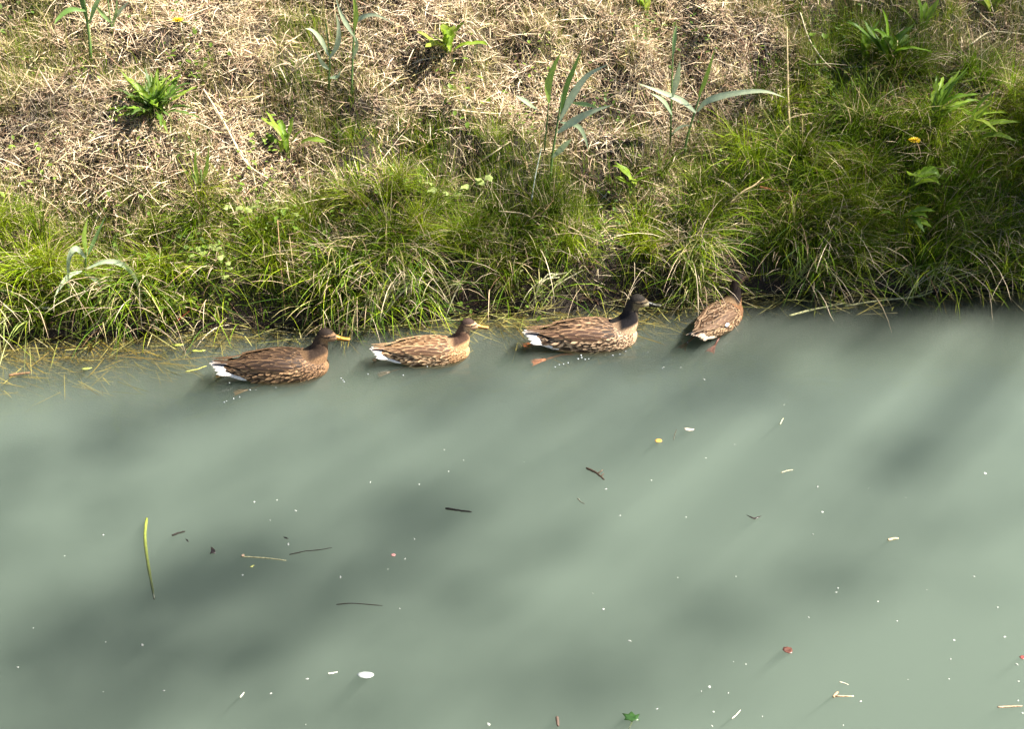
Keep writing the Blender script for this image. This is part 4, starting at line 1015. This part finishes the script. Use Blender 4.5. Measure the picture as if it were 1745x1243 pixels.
# white petals of one kind, told apart only by where they drift
variants = []
for k in range(5):
    n = 9; a = np.linspace(0, 2 * math.pi, n, endpoint=False); ra = .0048 * (1 + .22 * rng.normal(0, 1, n)); q = np.stack([ra * np.cos(a) * 1.25, ra * np.sin(a) * .95], -1)
    V = np.concatenate([np.stack([q[:, 0], q[:, 1], np.full(n, -.0005)], -1), np.stack([q[:, 0] * .75, q[:, 1] * .75, np.full(n, .0016)], -1), [[0, 0, .0021]]])
    f4 = [(i, (i + 1) % n, n + (i + 1) % n, n + i) for i in range(n)]; f3 = [(n + i, n + (i + 1) % n, 2 * n) for i in range(n)]
    mb = MB(); mb.add(V, f3, f4, np.array((.52, .55, .48)) * (.55 + .12 * k)); me = mb.mesh('white_fleck'); me.materials.append(M_PETAL); variants.append(me)
FLECKS = [(242, 1100, 1.25), (491, 928, 1.1), (503, 871, 1.1), (1401, 873, 1.2), (1678, 807, 1.15), (1393, 830, 1.3), (832, 1235, 1.1), (1033, 834, .95), (1428, 1003, .9), (1626, 1092, .8), (1620, 1124, .75), (1712, 1086, .8), (631, 822, .95), (714, 826, .95), (1028, 1039, .8), (279, 1178, .9), (523, 1158, .95), (461, 1183, .9), (433, 856, .9), (472, 853, .6), (460, 887, .9), (757, 767, .6), (790, 785, .6), (893, 788, .55), (764, 804, .7), (681, 1038, .7), (1073, 1093, 1.0), (1120, 1209, .8), (1252, 758, .45), (1203, 781, .5), (1480, 833, .55), (1544, 849, .45), (1057, 879, .7), (1110, 819, .7), (1169, 882, .5), (1385, 911, .8), (1425, 1010, .7), (1378, 1053, .7), (1496, 1026, .8), (1529, 1059, .5), (1579, 1006, .5), (1660, 983, .6), (1700, 1036, .7), (1254, 983, .5), (1209, 1171, .9), (1195, 1179, .7), (1241, 1182, .6), (1250, 1129, .5), (1271, 1133, .6), (1216, 1214, .7), (1299, 1222, .6), (1213, 1238, .7), (1467, 1196, .8), (1437, 1237, .6), (1617, 1158, .5), (1547, 1159, .45), (1733, 1133, .9), (1736, 1162, .7), (1735, 1195, .8), (1742, 1216, .7), (180, 1095, .6), (30, 1138, .7), (57, 1071, .5), (110, 948, .5), (176, 912, .6), (176, 1180, .5), (690, 953, .7), (706, 919, .7), (661, 971, .5), (413, 981, .6), (1010, 1012, .6), (1200, 647, 1.0), (1160, 627, .7), (1131, 626, .6), (1155, 985, .4), (560, 1040, .0), (580, 984, 1.0), (521, 1236, .5), (335, 1150, .0), (1336, 690, .4), (1420, 716, .4)]
first = True
for k, (a, b_, s_) in enumerate(FLECKS):
    if s_ <= 0: continue
    o = link('white_fleck', variants[k % 5], None, None, wl(a, b_, 0)); o.scale = (s_ * .82, s_ * .82 * rng.uniform(.7, 1.1), s_ * .8); o.rotation_euler = (0, 0, rng.uniform(0, 6.28))
    tag(o, 'tiny white petal fleck floating on the grey-green water', 'petal', 'white flecks adrift on the water')
# pale domes added in place of sun glints by the ducks
bub = []
u = np.linspace(0, math.pi / 2, 5)[:, None]; a = np.linspace(0, 2 * math.pi, 10)[None]
mb = MB(); mb.grid(np.stack([np.sin(u) * np.cos(a) * .004, np.sin(u) * np.sin(a) * .0037, np.cos(u) * .0028 + .0006 * np.cos(3 * a) * np.sin(u)], -1), (.42, .45, .46)); bm_ = mb.mesh('glint_dome'); bm_.materials.append(M_EYE)
GLINTS = [(382, 686, 1), (386, 684, .8), (398, 680, 1), (408, 677, .9), (581, 645, .9), (586, 651, 1), (584, 648, .7), (391, 653, .9), (426, 665, 1), (436, 665, .6), (735, 622, 1.2), (742, 622, .9), (728, 625, .8), (746, 621, .8), (627, 638, 1), (687, 640, 1.0), (629, 556, .8), (941, 598, .8), (946, 626, 1.1), (953, 622, .9), (960, 621, 1), (968, 619, 1.1), (985, 612, 1.3), (991, 610, 1.2), (990, 606, 1.3), (997, 613, 1.2), (1003, 612, .9), (1044, 606, 1), (1056, 604, 1), (1066, 599, .9), (1129, 628, .7), (1104, 601, .6), (1172, 584, .9), (1231, 595, .7), (938, 635, .6), (470, 661, .6), (818, 636, .5), (756, 645, .5)]
for a_, b_, s_ in GLINTS:
    o = link('glint_dome', bm_, None, None, wl(a_, b_, -.0006)); o.scale = (s_ * .8,) * 3; o.rotation_euler = (0, 0, rng.uniform(0, 6))
    tag(o, 'tiny pale dome in place of a sun glint on the water beside the ducks', 'bubble', 'sun glint stand-ins beside the ducks')

# ------------------------------------------------------------------ the tall tree up-channel whose crown throws the soft shade on the water
def shade_point(px, py, on='water'):
    return on_plane(px, py, -.05) if on == 'water' else on_bank(px, py)
CL = []   # where each leaf spray throws its shade: pixel, surface, radius (m), leaves
SH = [(40, 1190, 'water', .40, 150), (260, 1200, 'water', .38, 130), (150, 1060, 'water', .40, 150), (360, 1010, 'water', .32, 110), (560, 940, 'water', .28, 100), (740, 880, 'water', .26, 70), (20, 960, 'water', .3, 80),
      (30, 800, 'water', .20, 70), (180, 745, 'water', .19, 60), (330, 695, 'water', .17, 36), (520, 690, 'water', .15, 26), (470, 1100, 'water', .26, 60), (800, 990, 'water', .28, 50), (560, 1220, 'water', .32, 60), (850, 1200, 'water', .28, 50), (1020, 1150, 'water', .24, 58), (1200, 1100, 'water', .24, 66), (1340, 1050, 'water', .2, 46),
      (1290, 670, 'water', .15, 50), (1420, 630, 'water', .18, 62), (1500, 800, 'water', .22, 56), (1650, 735, 'water', .20, 50), (1500, 960, 'water', .20, 34), (1640, 915, 'water', .20, 38), (700, 700, 'water', .2, 40), (900, 680, 'water', .18, 36), (1120, 655, 'water', .14, 26), (1480, 560, 'water', .14, 45), (1620, 560, 'water', .16, 45), (120, 660, 'water', .14, 26), (260, 660, 'water', .1, 14),
      (1700, 440, 'bank', .20, 380), (1600, 445, 'bank', .15, 220), (1500, 465, 'bank', .13, 130), (1740, 385, 'bank', .10, 80), (1500, 90, 'bank', .13, 110), (1550, 120, 'bank', .09, 36), (1330, 480, 'bank', .10, 90), (1262, 495, 'bank', .05, 26),
      (560, 240, 'bank', .07, 50), (600, 420, 'bank', .10, 50), (70, 215, 'bank', .10, 50), (500, 170, 'bank', .06, 26), (750, 470, 'bank', .10, 40), (870, 350, 'bank', .07, 30)]
DIST = 24.0
trunk_at = np.array([22.0, 13.0]); gz = float(height(trunk_at[0], trunk_at[1]))
tree = empty('tall_tree', (trunk_at[0], trunk_at[1], gz))
O = np.array([trunk_at[0], trunk_at[1], gz])
cents = []
VV, FF, CC_ = [], [], []; off = 0
tr_ = np.random.default_rng(5)
def add_leaves(c, r, n, streak=False):
    global off
    p = tr_.normal(0, 1, (n, 3)) * .62 * r
    if streak:                                               # leaves spread lengthwise to shape slanting shade bands on the water
        p = p[:, :1] * 1.9 * np.array([.84, .54, .05]) + p[:, 1:2] * .62 * np.array([-.54, .84, 0]) + p[:, 2:] * .5 * np.array([0, 0, 1.0])
    p = p + c
    az = tr_.uniform(0, 6.28, n); L = tr_.uniform(.05, .09, n)
    V, F, C = leaflets(p[:, 0], p[:, 1], p[:, 2], L * 1.3, az, tr_.normal(-.2, .5, n), np.array([.07, .13, .025]) * tr_.uniform(.7, 1.3, (n, 1)))
    VV.append(V - O); FF.append(F + off); CC_.append(C); off += len(V)
for a, b_, on, r, n in SH:
    c = shade_point(a, b_, on) + TO_SUN * (DIST + tr_.uniform(-2.5, 2.5))
    cents.append(c); add_leaves(c, r * (1.12 if on == 'water' else 1), int(n * SHADE * ((1.0 if a < 650 else .78) if on == 'water' else 1.15)), on == 'water')
for k in range(90):                                          # the rest of the crown, round the trunk and beyond the shade
    h = tr_.uniform(7, 24); rr = np.interp(h, [7, 12, 20, 24], [2.0, 3.2, 2.6, .8]) * math.sqrt(tr_.random()); a = tr_.uniform(0, 6.28)
    c = O + np.array([rr * math.cos(a), rr * math.sin(a), h]); cents.append(c); add_leaves(c, .55, 110)
crown = link('crown', mesh_np('crown', np.concatenate(VV), np.concatenate(FF), np.concatenate(CC_)), M_LEAF, tree)
crown['kind'] = 'stuff'
mb = MB(); tp = spline([(0, 0, -.3), (.1, .05, 6), (-.1, .1, 13), (.05, 0, 19), (0, 0, 24.5)], 26)
mb.tube(tp, np.interp(np.linspace(0, 1, 26), [0, .05, .5, 1], [.48, .36, .22, .03]), 12, (.13, .10, .075)); mb.build('trunk', M_TWIG, tree)
# a limb runs from the trunk to every group of sprays
cents = np.array(cents) - O
lim = MB()
for c in cents:
    zb = float(np.clip(c[2] - .45 * np.hypot(c[0], c[1]), 4, 23)); b0 = np.array([np.interp(zb, tp[:, 2], tp[:, 0]), np.interp(zb, tp[:, 2], tp[:, 1]), zb])
    L = np.linalg.norm(c - b0); mid = (b0 + c) / 2 + np.array([0, 0, .12 * L])
    lim.tube(spline([b0, mid, c], 9), np.linspace(min(.012 + .008 * L, .06), .006, 9), 5, (.12, .095, .07))
lim.build('limbs', M_TWIG, tree)
tag(tree, 'tall leafy tree on the bank shading part of the water', 'tree')
